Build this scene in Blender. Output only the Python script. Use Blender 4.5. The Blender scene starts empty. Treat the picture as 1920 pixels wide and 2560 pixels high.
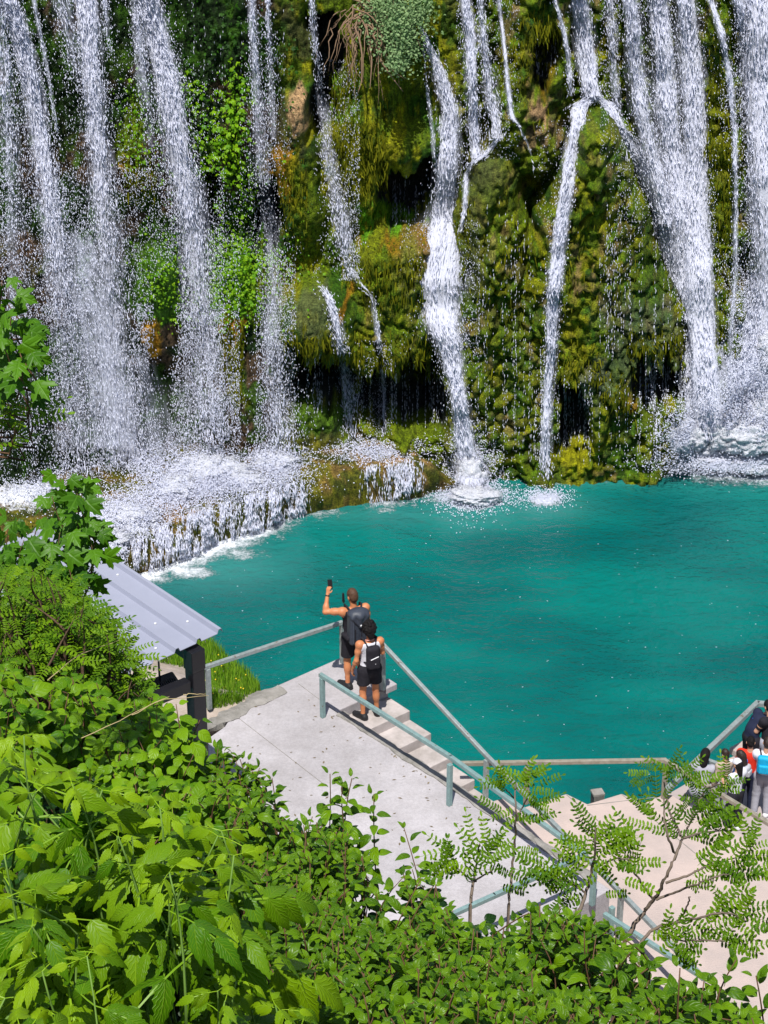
import bpy, math, random
import numpy as np
from mathutils import Vector, Matrix
random.seed(7)
rng = np.random.default_rng(7)
S = bpy.context.scene
COL = S.collection
R = math.radians

# ------------------------------------------------------------------ camera, sky, sun
HC, PITCH, F = 18.5, R(27.0), 5000.0
cam_d = bpy.data.cameras.new('camera'); cam = bpy.data.objects.new('camera', cam_d); COL.objects.link(cam)
cam.location = (0, 0, HC); cam.rotation_euler = (R(90) - PITCH, 0, 0)
cam_d.sensor_fit = 'VERTICAL'; cam_d.sensor_height = 36.0; cam_d.lens = 36.0 * F / 2560.0
cam_d.clip_start = 0.1; cam_d.clip_end = 2000
S.camera = cam
SUN_EL, SUN_AZ = R(64), R(190)
W = bpy.data.worlds.new('World'); S.world = W; W.use_nodes = True
nt = W.node_tree; bg = nt.nodes['Background']
sky = nt.nodes.new('ShaderNodeTexSky'); sky.sky_type = 'NISHITA'; sky.sun_disc = False
sky.sun_elevation = SUN_EL; sky.sun_rotation = SUN_AZ
nt.links.new(sky.outputs[0], bg.inputs[0]); bg.inputs[1].default_value = 0.105
sd = bpy.data.lights.new('sun', 'SUN'); sun = bpy.data.objects.new('sun', sd); COL.objects.link(sun)
sd.energy = 4.9; sd.angle = R(0.5); sd.color = (1.0, 0.965, 0.90)
svec = Vector((math.sin(SUN_AZ) * math.cos(SUN_EL), math.cos(SUN_AZ) * math.cos(SUN_EL), math.sin(SUN_EL)))
sun.rotation_euler = svec.to_track_quat('Z', 'Y').to_euler(); sun.location = (0, -5, 40)
S.view_settings.view_transform = 'Standard'; S.view_settings.look = 'None'
S.view_settings.exposure = 0.12; S.view_settings.gamma = 1.0; S.view_settings.use_curve_mapping = False
S.render.engine = 'CYCLES'
S.cycles.use_denoising = True
S.cycles.max_bounces = 8; S.cycles.transparent_max_bounces = 24
S.cycles.diffuse_bounces = 3; S.cycles.glossy_bounces = 2; S.cycles.transmission_bounces = 3
S.cycles.caustics_reflective = False; S.cycles.caustics_refractive = False

# ------------------------------------------------------------------ pixel -> world helpers (photo pixels 1920x2560)
CP, SP = math.cos(PITCH), math.sin(PITCH)
def rayd(px, py):
    px = np.asarray(px, float); py = np.asarray(py, float)
    a = (px - 960) / F; b = -(py - 1280) / F
    return np.stack([a, CP + b * SP, -SP + b * CP], -1)
def pd(px, py, D):
    return np.array([0, 0, HC]) + rayd(px, py) * np.asarray(D, float)[..., None]
def pz(px, py, z):
    d = rayd(px, py); return np.array([0, 0, HC]) + d * ((z - HC) / d[..., 2])[..., None]
def proj(P):
    q = P - np.array([0, 0, HC]); dep = q[..., 1] * CP - q[..., 2] * SP
    up = q[..., 1] * SP + q[..., 2] * CP
    return 960 + F * q[..., 0] / dep, 1280 - F * up / dep, dep
def V3(a): return np.array(a, float)
def nrm(a): return a / np.maximum(np.linalg.norm(a, axis=-1, keepdims=True), 1e-9)

# ------------------------------------------------------------------ noise
def _h(ix, iy, s):
    n = (ix.astype(np.int64) * 374761393 + iy.astype(np.int64) * 668265263 + s * 974711) & 0xffffffff
    n = ((n ^ (n >> 13)) * 1274126177) & 0xffffffff
    return ((n ^ (n >> 16)) & 0xffff) / 65535.0
def vnoise(x, y, s=0):
    x0 = np.floor(x); y0 = np.floor(y); fx = x - x0; fy = y - y0
    fx = fx * fx * (3 - 2 * fx); fy = fy * fy * (3 - 2 * fy)
    a = _h(x0, y0, s); b = _h(x0 + 1, y0, s); c = _h(x0, y0 + 1, s); d = _h(x0 + 1, y0 + 1, s)
    return (a + (b - a) * fx) * (1 - fy) + (c + (d - c) * fx) * fy
def fbm(x, y, s=0, o=4):
    r = 0; a = .5; t = 0
    for k in range(o):
        r = r + a * vnoise(x, y, s + k * 17); t += a; x = x * 2.03; y = y * 2.03; a *= .5
    return r / t
def worley(x, y, s=0, jit=.85):
    xi = np.floor(x); yi = np.floor(y)
    f1 = np.full(x.shape, 9.); f2 = np.full(x.shape, 9.); cid = np.zeros(x.shape)
    for dx in (-1, 0, 1):
        for dy in (-1, 0, 1):
            cx = xi + dx; cy = yi + dy
            px = cx + .5 + (_h(cx, cy, s) - .5) * jit; py = cy + .5 + (_h(cx, cy, s + 5) - .5) * jit
            d = np.hypot(x - px, y - py); m = d < f1
            f2 = np.where(m, f1, np.minimum(f2, d)); f1 = np.where(m, d, f1)
            cid = np.where(m, _h(cx, cy, s + 9), cid)
    return f1, f2, cid
def sst(a, b, x):
    t = np.clip((x - a) / (b - a), 0, 1); return t * t * (3 - 2 * t)

# ------------------------------------------------------------------ mesh helpers
def tag(o, label=None, cat=None, group=None, kind=None):
    if label: o['label'] = label
    if cat: o['category'] = cat
    if group: o['group'] = group
    if kind: o['kind'] = kind
    return o
def link(name, me, mat=None, parent=None, smooth=True):
    o = bpy.data.objects.new(name, me); COL.objects.link(o)
    if mat is not None:
        for m in (mat if isinstance(mat, (list, tuple)) else [mat]): me.materials.append(m)
    if parent is not None: o.parent = parent
    if len(me.polygons): me.polygons.foreach_set('use_smooth', np.full(len(me.polygons), bool(smooth)))
    return o
def npmesh(name, V, faces, mat=None, parent=None, smooth=True, attrs=None, midx=None):
    """V (n,3); faces: list of int arrays (m,3)/(m,4)"""
    me = bpy.data.meshes.new(name)
    if not isinstance(faces, (list, tuple)): faces = [faces]
    faces = [np.asarray(f, np.int32) for f in faces if len(f)]
    li = np.concatenate([f.ravel() for f in faces])
    cnt = np.concatenate([np.full(len(f), f.shape[1], np.int32) for f in faces])
    st = np.concatenate([[0], np.cumsum(cnt)[:-1]]).astype(np.int32)
    me.vertices.add(len(V)); me.vertices.foreach_set('co', np.asarray(V, np.float32).ravel())
    me.loops.add(len(li)); me.loops.foreach_set('vertex_index', li)
    me.polygons.add(len(cnt)); me.polygons.foreach_set('loop_start', st); me.polygons.foreach_set('loop_total', cnt)
    if midx is not None: me.polygons.foreach_set('material_index', np.asarray(midx, np.int32))
    me.update(calc_edges=True)
    for k, a in (attrs or {}).items():
        a = np.asarray(a, np.float32)
        if a.ndim == 1:
            at = me.attributes.new(k, 'FLOAT', 'POINT'); at.data.foreach_set('value', a)
        else:
            at = me.attributes.new(k, 'FLOAT_VECTOR', 'POINT'); at.data.foreach_set('vector', a.ravel())
    return link(name, me, mat, parent, smooth)
def gridfaces(n, m, closed=False):
    i = np.arange(n - 1)[:, None] * m + np.arange(m - 1)[None]
    f = np.stack([i, i + 1, i + m + 1, i + m], -1).reshape(-1, 4)
    if closed:
        i = np.arange(n - 1) * m
        f = np.concatenate([f, np.stack([i + m - 1, i, i + m, i + 2 * m - 1], -1)])
    return f
class MB:
    def __init__(s): s.v = []; s.f4 = []; s.f3 = []; s.n = 0
    def add(s, V, f4=None, f3=None):
        s.v.append(np.asarray(V, float).reshape(-1, 3))
        if f4 is not None and len(f4): s.f4.append(np.asarray(f4) + s.n)
        if f3 is not None and len(f3): s.f3.append(np.asarray(f3) + s.n)
        s.n += len(s.v[-1])
    def box(s, c, hx, hy, hz, ax=None):
        ax = np.eye(3) if ax is None else ax
        c = V3(c); q = []
        for a in (-1, 1):
            for b in (-1, 1):
                for d in (-1, 1): q.append(c + a * hx * ax[0] + b * hy * ax[1] + d * hz * ax[2])
        s.add(q, [(0, 1, 3, 2), (4, 6, 7, 5), (0, 4, 5, 1), (2, 3, 7, 6), (0, 2, 6, 4), (1, 5, 7, 3)])
    def bar(s, a, b, w, h):
        a = V3(a); b = V3(b); d = b - a; L = np.linalg.norm(d); d = d / L
        up = V3((0, 0, 1)) if abs(d[2]) < .95 else V3((TX, TY, 0))
        x = nrm(np.cross(d, up)); y = nrm(np.cross(x, d))
        s.box((a + b) / 2, L / 2, w / 2, h / 2, [d, x, y])
    def tube(s, pts, rad, n=6):
        pts = np.asarray(pts, float); m = len(pts); rad = np.broadcast_to(np.asarray(rad, float), (m,))
        t = nrm(np.gradient(pts, axis=0)); ref = V3((.31, .17, .93)); ref = np.where(np.abs(t @ ref)[:, None] > .95, V3((1, 0, 0)), ref)
        x = nrm(np.cross(t, ref)); y = np.cross(t, x)
        a = np.arange(n) * 2 * np.pi / n
        V = pts[:, None] + rad[:, None, None] * (np.cos(a)[None, :, None] * x[:, None] + np.sin(a)[None, :, None] * y[:, None])
        s.add(V.reshape(-1, 3), gridfaces(m, n, True))
        s.add([pts[-1] + t[-1] * rad[-1] * .3], None, None)
        b = s.n - 1; o = s.n - 1 - n
        s.f3.append(np.array([(o + k, o + (k + 1) % n, b) for k in range(n)]))
    def prism(s, poly, z0, z1):
        poly = [tuple(p[:2]) for p in poly]; n = len(poly)
        ar = sum(poly[i][0] * poly[(i + 1) % n][1] - poly[(i + 1) % n][0] * poly[i][1] for i in range(n))
        if ar < 0: poly = poly[::-1]
        V = [(x, y, z0) for x, y in poly] + [(x, y, z1) for x, y in poly]
        s.add(V, [(i, (i + 1) % n, n + (i + 1) % n, n + i) for i in range(n)])
        from mathutils.geometry import tessellate_polygon
        tr = tessellate_polygon([[Vector((x, y, 0)) for x, y in poly]])
        o = s.n - 2 * n; T = []
        for a, b, c in tr:
            A, B, C_ = poly[a], poly[b], poly[c]
            if (B[0] - A[0]) * (C_[1] - A[1]) - (C_[0] - A[0]) * (B[1] - A[1]) < 0: b, c = c, b
            T.append((n + a, n + b, n + c)); T.append((a, c, b))
        s.f3.append(np.array(T) + o)
    def build(s, name, mat, parent=None, smooth=False, attrs=None, bevel=0):
        o = npmesh(name, np.concatenate(s.v), [np.concatenate(q) for q in (s.f4, s.f3) if q], mat, parent, smooth, attrs)
        if bevel:
            b = o.modifiers.new('bevel', 'BEVEL'); b.width = bevel; b.segments = 2; b.limit_method = 'ANGLE'; b.angle_limit = R(40)
        return o
def empty(name, loc):
    o = bpy.data.objects.new(name, None); COL.objects.link(o); o.location = [float(v) for v in loc]; o.empty_display_size = .1
    return o
def attach(o, root):
    """child built in world coordinates under a moved root"""
    o.parent = root; o.matrix_parent_inverse = Matrix.Translation(root.location).inverted()
    return o

# ------------------------------------------------------------------ materials
def M(name, col, rough=.6, spec=.5, metal=0, bump=0, bscale=30, var=0, vscale=4, col2=None, bdet=4):
    m = bpy.data.materials.new(name); m.use_nodes = True; t = m.node_tree; b = t.nodes['Principled BSDF']
    b.inputs['Base Color'].default_value = (*col, 1); b.inputs['Roughness'].default_value = rough
    b.inputs['Specular IOR Level'].default_value = spec; b.inputs['Metallic'].default_value = metal
    g = t.nodes.new('ShaderNodeTexCoord')
    if col2 is not None:
        n = t.nodes.new('ShaderNodeTexNoise'); n.inputs['Scale'].default_value = vscale; n.inputs['Detail'].default_value = 6
        n.inputs['Roughness'].default_value = .65
        t.links.new(g.outputs['Object'], n.inputs['Vector'])
        r = t.nodes.new('ShaderNodeMapRange'); r.inputs[1].default_value = .5 - var; r.inputs[2].default_value = .5 + var
        t.links.new(n.outputs['Fac'], r.inputs[0])
        x = t.nodes.new('ShaderNodeMix'); x.data_type = 'RGBA'; x.inputs[6].default_value = (*col, 1); x.inputs[7].default_value = (*col2, 1)
        t.links.new(r.outputs[0], x.inputs[0]); t.links.new(x.outputs[2], b.inputs['Base Color'])
    if bump:
        n = t.nodes.new('ShaderNodeTexNoise'); n.inputs['Scale'].default_value = bscale; n.inputs['Detail'].default_value = bdet
        t.links.new(g.outputs['Object'], n.inputs['Vector'])
        u = t.nodes.new('ShaderNodeBump'); u.inputs['Strength'].default_value = bump; u.inputs['Distance'].default_value = .02
        t.links.new(n.outputs['Fac'], u.inputs['Height']); t.links.new(u.outputs[0], b.inputs['Normal'])
    return m
class NT:
    """tiny node helper"""
    def __init__(s, m): s.t = m.node_tree; s.L = s.t.links.new
    def n(s, kind, **kw):
        x = s.t.nodes.new(kind)
        for k, v in kw.items(): setattr(x, k, v)
        return x
    def set(s, sock, v):
        if hasattr(v, 'is_linked') or hasattr(v, 'links'): s.L(v, sock)
        else: sock.default_value = v
    def math(s, op, a, b=None, c=None, clamp=False):
        x = s.n('ShaderNodeMath', operation=op); x.use_clamp = clamp; s.set(x.inputs[0], a)
        if b is not None: s.set(x.inputs[1], b)
        if c is not None: s.set(x.inputs[2], c)
        return x.outputs[0]
    def rng(s, v, a, b, c=0., d=1., smooth=True):
        x = s.n('ShaderNodeMapRange'); x.interpolation_type = 'SMOOTHSTEP' if smooth else 'LINEAR'
        s.set(x.inputs[0], v)
        for i, q in enumerate((a, b, c, d)): s.set(x.inputs[i + 1], q)
        return x.outputs[0]
    def noise(s, vec, scale, det=4, rough=.55):
        x = s.n('ShaderNodeTexNoise'); s.L(vec, x.inputs['Vector']); x.inputs['Scale'].default_value = scale
        x.inputs['Detail'].default_value = det; x.inputs['Roughness'].default_value = rough
        return x.outputs['Fac']
    def mix(s, f, a, b):
        x = s.n('ShaderNodeMix', data_type='RGBA'); s.set(x.inputs[0], f)
        s.set(x.inputs[6], (*a, 1) if isinstance(a, tuple) and len(a) == 3 else a)
        s.set(x.inputs[7], (*b, 1) if isinstance(b, tuple) and len(b) == 3 else b)
        return x.outputs[2]
    def attr(s, name, out='Fac'):
        x = s.n('ShaderNodeAttribute', attribute_name=name); return x.outputs[out]
    def vmul(s, v, k):
        x = s.n('ShaderNodeVectorMath', operation='MULTIPLY'); s.L(v, x.inputs[0]); x.inputs[1].default_value = k; return x.outputs[0]
    def bump(s, h, st, dist=.02):
        x = s.n('ShaderNodeBump'); x.inputs['Strength'].default_value = st; x.inputs['Distance'].default_value = dist
        s.L(h, x.inputs['Height']); return x.outputs[0]
def newmat(name):
    m = bpy.data.materials.new(name); m.use_nodes = True; return m, NT(m), m.node_tree.nodes['Principled BSDF'], m.node_tree.nodes['Material Output']

def rock_mat():
    m, k, b, o = newmat('mossy tufa')
    col = k.attr('col', 'Vector'); g = k.n('ShaderNodeTexCoord').outputs['Object']
    n1 = k.noise(g, 9, 6, .7); n2 = k.noise(k.vmul(g, (6, 6, 1.3)), 4, 5, .6); n3 = k.noise(g, 38, 3, .6)
    f = k.math('MULTIPLY', k.rng(n1, .3, .7, .55, 1.45), k.rng(n2, .3, .7, .6, 1.4))
    f = k.math('MULTIPLY', f, k.rng(n3, .3, .7, .6, 1.4))
    x = k.n('ShaderNodeVectorMath', operation='SCALE'); k.L(col, x.inputs[0]); k.L(f, x.inputs['Scale'])
    fo = k.attr('foam'); m1 = k.noise(g, 4.5, 7, .7); m2 = k.noise(g, 26, 3, .6)
    a = k.rng(k.math('ADD', k.math('ADD', k.math('MULTIPLY', m1, .65), k.math('MULTIPLY', m2, .35)), fo), .95, 1.15)
    k.L(k.mix(a, x.outputs[0], (.84, .87, .95)), b.inputs['Base Color']); b.inputs['Roughness'].default_value = .65; b.inputs['Specular IOR Level'].default_value = .18
    h = k.math('ADD', k.math('MULTIPLY', n1, 1.2), k.math('MULTIPLY', n3, .8))
    k.L(k.bump(h, .9, .05), b.inputs['Normal'])
    return m
def sheet_mat():
    m, k, b, o = newmat('falling water')
    s = k.attr('suv', 'Vector'); d = k.attr('dens')
    n1 = k.noise(k.vmul(s, (15, 1.0, 1)), 1.6, 5, .7); n2 = k.noise(k.vmul(s, (42, 12, 1)), 1.5, 3, .65)
    n3 = k.noise(k.vmul(s, (4, 1.8, 1)), 1.0, 3, .5)
    v = k.math('ADD', k.math('MULTIPLY', n1, .62), k.math('ADD', k.math('MULTIPLY', n2, .34), k.math('MULTIPLY', n3, .2)))
    v = k.math('ADD', v, d)
    a = k.rng(v, .95, 1.18)
    b.inputs['Base Color'].default_value = (.82, .84, .98, 1); b.inputs['Roughness'].default_value = .4
    nb = k.n('ShaderNodeVectorMath', operation='ADD'); k.L(k.bump(v, 1., .16), nb.inputs[0]); nb.inputs[1].default_value = (0, -.1, .55)
    nn = k.n('ShaderNodeVectorMath', operation='NORMALIZE'); k.L(nb.outputs[0], nn.inputs[0]); k.L(nn.outputs[0], b.inputs['Normal'])
    tr = k.n('ShaderNodeBsdfTransparent'); tl = k.n('ShaderNodeBsdfTranslucent'); tl.inputs[0].default_value = (.8, .84, .95, 1)
    mx0 = k.n('ShaderNodeMixShader'); mx0.inputs[0].default_value = .18; k.L(b.outputs[0], mx0.inputs[1]); k.L(tl.outputs[0], mx0.inputs[2])
    mx = k.n('ShaderNodeMixShader'); k.L(a, mx.inputs[0]); k.L(tr.outputs[0], mx.inputs[1]); k.L(mx0.outputs[0], mx.inputs[2])
    k.L(mx.outputs[0], o.inputs[0]); return m
def drop_mat():
    m, k, b, o = newmat('water drops')
    b.inputs['Base Color'].default_value = (.83, .85, .99, 1); b.inputs['Roughness'].default_value = .25
    ge = k.n('ShaderNodeNewGeometry').outputs['Normal']; nb = k.n('ShaderNodeVectorMath', operation='ADD'); k.L(ge, nb.inputs[0]); nb.inputs[1].default_value = (0, -.1, .6)
    nn = k.n('ShaderNodeVectorMath', operation='NORMALIZE'); k.L(nb.outputs[0], nn.inputs[0]); k.L(nn.outputs[0], b.inputs['Normal'])
    tl = k.n('ShaderNodeBsdfTranslucent'); tl.inputs[0].default_value = (.8, .85, 1, 1)
    mx = k.n('ShaderNodeMixShader'); mx.inputs[0].default_value = .32; k.L(b.outputs[0], mx.inputs[1]); k.L(tl.outputs[0], mx.inputs[2])
    k.L(mx.outputs[0], o.inputs[0]); return m
def pool_mat():
    m, k, b, o = newmat('turquoise pool')
    fo = k.attr('foam'); mk = k.attr('milk'); g = k.n('ShaderNodeTexCoord').outputs['Object']
    n1 = k.noise(g, 4.2, 8, .72); n2 = k.noise(g, 1.3, 4, .6); n3 = k.noise(g, 22, 4, .65)
    v = k.math('ADD', k.math('MULTIPLY', n1, .6), k.math('ADD', k.math('MULTIPLY', n3, .3), k.math('MULTIPLY', n2, .12)))
    v = k.math('ADD', v, fo)
    a = k.rng(v, .96, 1.2)
    big = k.noise(k.vmul(g, (1, 1.6, 1)), .22, 3, .5)
    deep = k.mix(k.rng(big, .35, .65), (.0, .098, .096), (.0, .158, .140))
    w = k.mix(mk, deep, (.05, .26, .24))
    c = k.mix(a, w, (.82, .86, .92))
    k.L(c, b.inputs['Base Color']); k.L(k.rng(a, 0, 1, .12, .6), b.inputs['Roughness'])
    b.inputs['IOR'].default_value = 1.33
    r1 = k.noise(k.vmul(g, (1, 1.5, 1)), 2.0, 4, .6); r2 = k.noise(k.vmul(g, (1, 1.4, 1)), 6, 4, .6)
    h = k.math('ADD', k.math('ADD', r1, k.math('MULTIPLY', r2, .35)), k.math('MULTIPLY', a, .6))
    k.L(k.bump(h, .75, .13), b.inputs['Normal'])
    return m
def veil_mat():
    m, k, b, o = newmat('thin water veil')
    s = k.attr('suv', 'Vector'); d = k.attr('dens')
    n1 = k.noise(k.vmul(s, (7, .35, 1)), 1.5, 5, .6); n2 = k.noise(k.vmul(s, (1.5, .8, 1)), 1.0, 3, .5)
    v = k.math('ADD', k.math('ADD', k.math('MULTIPLY', n1, .7), k.math('MULTIPLY', n2, .3)), d)
    a = k.math('MULTIPLY', k.rng(v, .58, 1.2), .42)
    b.inputs['Base Color'].default_value = (.74, .78, .95, 1); b.inputs['Roughness'].default_value = .8; b.inputs['Specular IOR Level'].default_value = 0
    nn = k.n('ShaderNodeCombineXYZ'); nn.inputs[0].default_value = 0; nn.inputs[1].default_value = -.75; nn.inputs[2].default_value = .65; k.L(nn.outputs[0], b.inputs['Normal'])
    tr = k.n('ShaderNodeBsdfTransparent'); mx = k.n('ShaderNodeMixShader'); k.L(a, mx.inputs[0]); k.L(tr.outputs[0], mx.inputs[1]); k.L(b.outputs[0], mx.inputs[2]); k.L(mx.outputs[0], o.inputs[0]); return m
ROCK, SHEET, DROP, POOL, VEIL = rock_mat(), sheet_mat(), drop_mat(), pool_mat(), veil_mat()

# ------------------------------------------------------------------ cliff height field
_bp = [(-300, 1290, .9, .4), (100, 1225, .9, .4), (500, 1140, .9, .4), (760, 1120, .9, .5), (1000, 1135, .6, .6), (1200, 1200, 0, 1.2), (1450, 1196, 0, 1.6), (1700, 1172, 0, 1.3), (1920, 1150, .2, .5), (2250, 1130, .2, .4)]
_q = np.array([pz(a, b, z) + V3((0, e, 0)) for a, b, z, e in _bp])
def Y0(x): return np.interp(x, _q[:, 0], _q[:, 1])
CX = np.arange(-12.5, 12.6, .036); CZ = np.arange(-.7, 14.5, .036)
GX, GZ = np.meshgrid(CX, CZ, indexing='ij')
GY0 = Y0(GX); GY0 = GY0 + .0
def P_uv(d): 
    u, v, _ = proj(np.stack([GX, GY0 - d, GZ], -1)); return u, v
warp1 = (fbm(GX * .9, GZ * .9, 3) - .5); warp2 = (fbm(GX * .9 + 9, GZ * .9, 4) - .5)
def domes(u, v):
    u = u + warp1 * 60; v = v + warp2 * 70
    d = np.zeros_like(u)
    def dome(cu, v0, v1, h0, gr, hmax, amp, pw=.5):
        hw = np.minimum(h0 + np.maximum(v - v0, 0) * gr, hmax)
        c = np.maximum(1 - ((u - cu) / hw) ** 2, 0) ** pw
        return amp * c * sst(v0 - 25, v0 + 60, v) * (1 - sst(v1 - 60, v1 + 60, v) * (v1 < 1150))
    d = np.maximum(d, dome(1475, 255, 1300, 45, .36, 275, 1.9))
    d = np.maximum(d, dome(1235, 350, 1300, 60, .16, 150, 1.35))
    d = np.maximum(d, dome(1340, -200, 280, 90, 0, 90, .65))
    d = np.maximum(d, dome(1310, 190, 420, 80, 0.1, 100, .8))
    d = np.maximum(d, dome(1800, -200, 1040, 62, 0, 62, .7))
    d = np.maximum(d, dome(800, 690, 900, 85, .35, 150, 1.25))
    d = np.maximum(d, dome(985, 565, 930, 110, .12, 140, .95))
    d = np.maximum(d, dome(740, 225, 590, 40, .05, 60, .65))
    d = np.maximum(d, dome(900, 250, 560, 60, .1, 80, .6))
    d = np.maximum(d, dome(1020, 300, 450, 100, .0, 100, .75))
    d = np.maximum(d, dome(600, 600, 1180, 70, .08, 110, .7))
    d = np.maximum(d, dome(340, 300, 480, 45, .05, 60, .4))
    d = np.maximum(d, dome(560, 250, 500, 80, .05, 100, .35))
    d = np.maximum(d, dome(390, 640, 900, 60, .1, 90, .5))
    d = np.maximum(d, dome(760, 985, 1300, 60, .6, 190, .8))
    d = np.maximum(d, dome(1050, 1030, 1300, 150, .0, 150, .7))
    return d
db = np.zeros_like(GX)
for _ in range(4):
    u_, v_ = P_uv(db); db = .5 * db + .5 * domes(u_, v_)
U, V = P_uv(db)
Uw = U + warp1 * 70 + (fbm(GX * 4, GZ * 3, 8) - .5) * 40; Vw = V + warp2 * 110 + (fbm(GX * 7, GZ * 1.2, 9) - .5) * 130
def boxm(u0, u1, v0, v1, s=14):
    return sst(u0 - s, u0 + s, Uw) * (1 - sst(u1 - s, u1 + s, Uw)) * sst(v0 - s, v0 + s, Vw) * (1 - sst(v1 - 3 * s, v1 + 3 * s, Vw))
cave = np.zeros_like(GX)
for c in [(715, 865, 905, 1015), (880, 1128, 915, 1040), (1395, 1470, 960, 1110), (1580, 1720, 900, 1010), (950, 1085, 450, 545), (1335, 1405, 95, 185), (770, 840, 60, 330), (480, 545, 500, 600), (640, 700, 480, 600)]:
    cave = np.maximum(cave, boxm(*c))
rt = sst(1090, 1190, U)              # cobbled moss on the right half
ws_ = (fbm(GX * 2.2, GZ * 2.2, 23) - .5) * 1.6; wt_ = (fbm(GX * 2.2 + 7, GZ * 2.2, 24) - .5) * 1.6
f1, f2, cid = worley(GX * 4.6 + warp1 * 1.5 + ws_, GZ * 4.3 + warp2 + wt_, 21, 1.)
g1, g2, gid = worley(GX * 10 + 40 + ws_ * 1.3, GZ * 8.5 + wt_ * 1.3, 22, 1.)
h1, h2, hid = worley(GX * 1.9 + 11 + ws_ * .8, GZ * 1.5 + wt_ * .8, 25, 1.); big = np.sqrt(np.clip(1 - (h1 / .6) ** 2, 0, 1)) * (hid > .45)
cob = np.sqrt(np.clip(1 - (f1 / .62) ** 2, 0, 1)); peb = np.sqrt(np.clip(1 - (g1 / .62) ** 2, 0, 1))
cobm = np.clip(rt + .75 * sst(860, 930, U) * sst(560, 640, V), 0, 1)
smooth_zone = np.maximum(np.exp(-((U - 1215) / 60) ** 2 - ((V - 430) / 70) ** 2), np.exp(-((U - 1180) / 26) ** 2) * sst(430, 520, V) * (1 - sst(700, 800, V)))
cobm = cobm * (1 - .8 * smooth_zone)
hang = np.abs(fbm(GX * 5.5, GZ * .7, 31, 4) - .5) * 2
d = db + .55 * (fbm(GX * .45, GZ * .35, 11) - .5) + .26 * (fbm(GX * 1.7, GZ * .9, 12) - .5)
d = d - .22 * hang * (1 - .6 * cobm) + .13 * (fbm(GX * 7, GZ * 4, 13) - .5)
d = d + cobm * (.16 * cob * (.3 + 1.1 * cid) + .05 * peb + .22 * big) + (1 - cobm) * .05 * peb
d = d - 1.1 * cave
DISP = d
GY = GY0 - d
def cliffy(x, z):
    i = np.clip((x - CX[0]) / .036, 0, len(CX) - 1.001); j = np.clip((z - CZ[0]) / .036, 0, len(CZ) - 1.001)
    i0 = i.astype(int); j0 = j.astype(int); a = i - i0; b = j - j0
    return (GY[i0, j0] * (1 - a) + GY[i0 + 1, j0] * a) * (1 - b) + (GY[i0, j0 + 1] * (1 - a) + GY[i0 + 1, j0 + 1] * a) * b
def hitD(px, py):
    """depth along the camera axis where a sight line meets the cliff or the pool"""
    px = np.atleast_1d(np.asarray(px, float)); py = np.atleast_1d(np.asarray(py, float))
    d = rayd(px, py); D = np.full(px.shape, np.nan); done = np.zeros(px.shape, bool)
    for D_ in np.arange(34, 52, .08):
        P = V3((0, 0, HC)) + d * D_
        h = (~done) & ((P[:, 1] >= cliffy(P[:, 0], P[:, 2])) | (P[:, 2] <= 0))
        D[h] = D_; done |= h
    D[~done] = 52; return D

# colours of the rock face (linear)
def C(*a): return np.array(a, float)
DK, GRN, OLV, YEL = C(.009, .026, .003), C(.034, .095, .003), C(.100, .146, .002), C(.25, .245, .003)
OCH, TUF, BRN, WET, LEAF = C(.40, .20, .010), C(.38, .24, .12), C(.085, .05, .03), C(.03, .034, .03), C(.085, .23, .006)
def lerp(a, b, t): return a + (b - a) * t[..., None]
na = fbm(GX * 1.4, GZ * 1.1, 51); nb = fbm(GX * 3.1, GZ * 2.2, 52); nc = fbm(GX * 6, GZ * 3, 53); nd = fbm(GX * 2.3, GZ * .9, 54)
col = np.broadcast_to(DK, GX.shape + (3,)).copy()
col = lerp(col, BRN, sst(.5, .62, na) * .8); col = lerp(col, GRN, sst(.5, .6, nb) * .8)
mid = sst(660, 760, U)
col = lerp(col, lerp(np.broadcast_to(GRN, col.shape), OLV, sst(.38, .54, nb)), mid * .8)
col = lerp(col, YEL, mid * sst(.53, .63, nc) * .8); col = lerp(col, BRN, mid * sst(.59, .68, na) * .4)
pal = np.stack([GRN, OLV, OLV * .8, GRN * 1.3, YEL * .75, OLV * 1.25, DK * 1.6, YEL * .9, C(.12, .085, .025), C(.04, .09, .004)])
cc = pal[np.minimum((cid * 10).astype(int), 9)]; pc = pal[np.minimum((gid * 10).astype(int), 9)]
cb = cc * .62 + pc * .38
cb = lerp(cb, TUF * .6, sst(.64, .71, nc) * .6)
cb = lerp(cb, C(.05, .075, .015), sst(.58, .70, nd) * .35); cb = lerp(cb, OLV * 1.25, big * .45)
col = lerp(col, cb, cobm * .92)
col = lerp(col, C(.07, .085, .022), smooth_zone * .9)
def blob(pu, pv, su, sv, c, s=1., nz=nb):
    global col
    w = np.exp(-((Uw - pu) / su) ** 2 - ((Vw - pv) / sv) ** 2)
    col = lerp(col, c, np.clip(sst(.25, .6, w + (nz - .5) * .7) * s, 0, 1))
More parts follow.
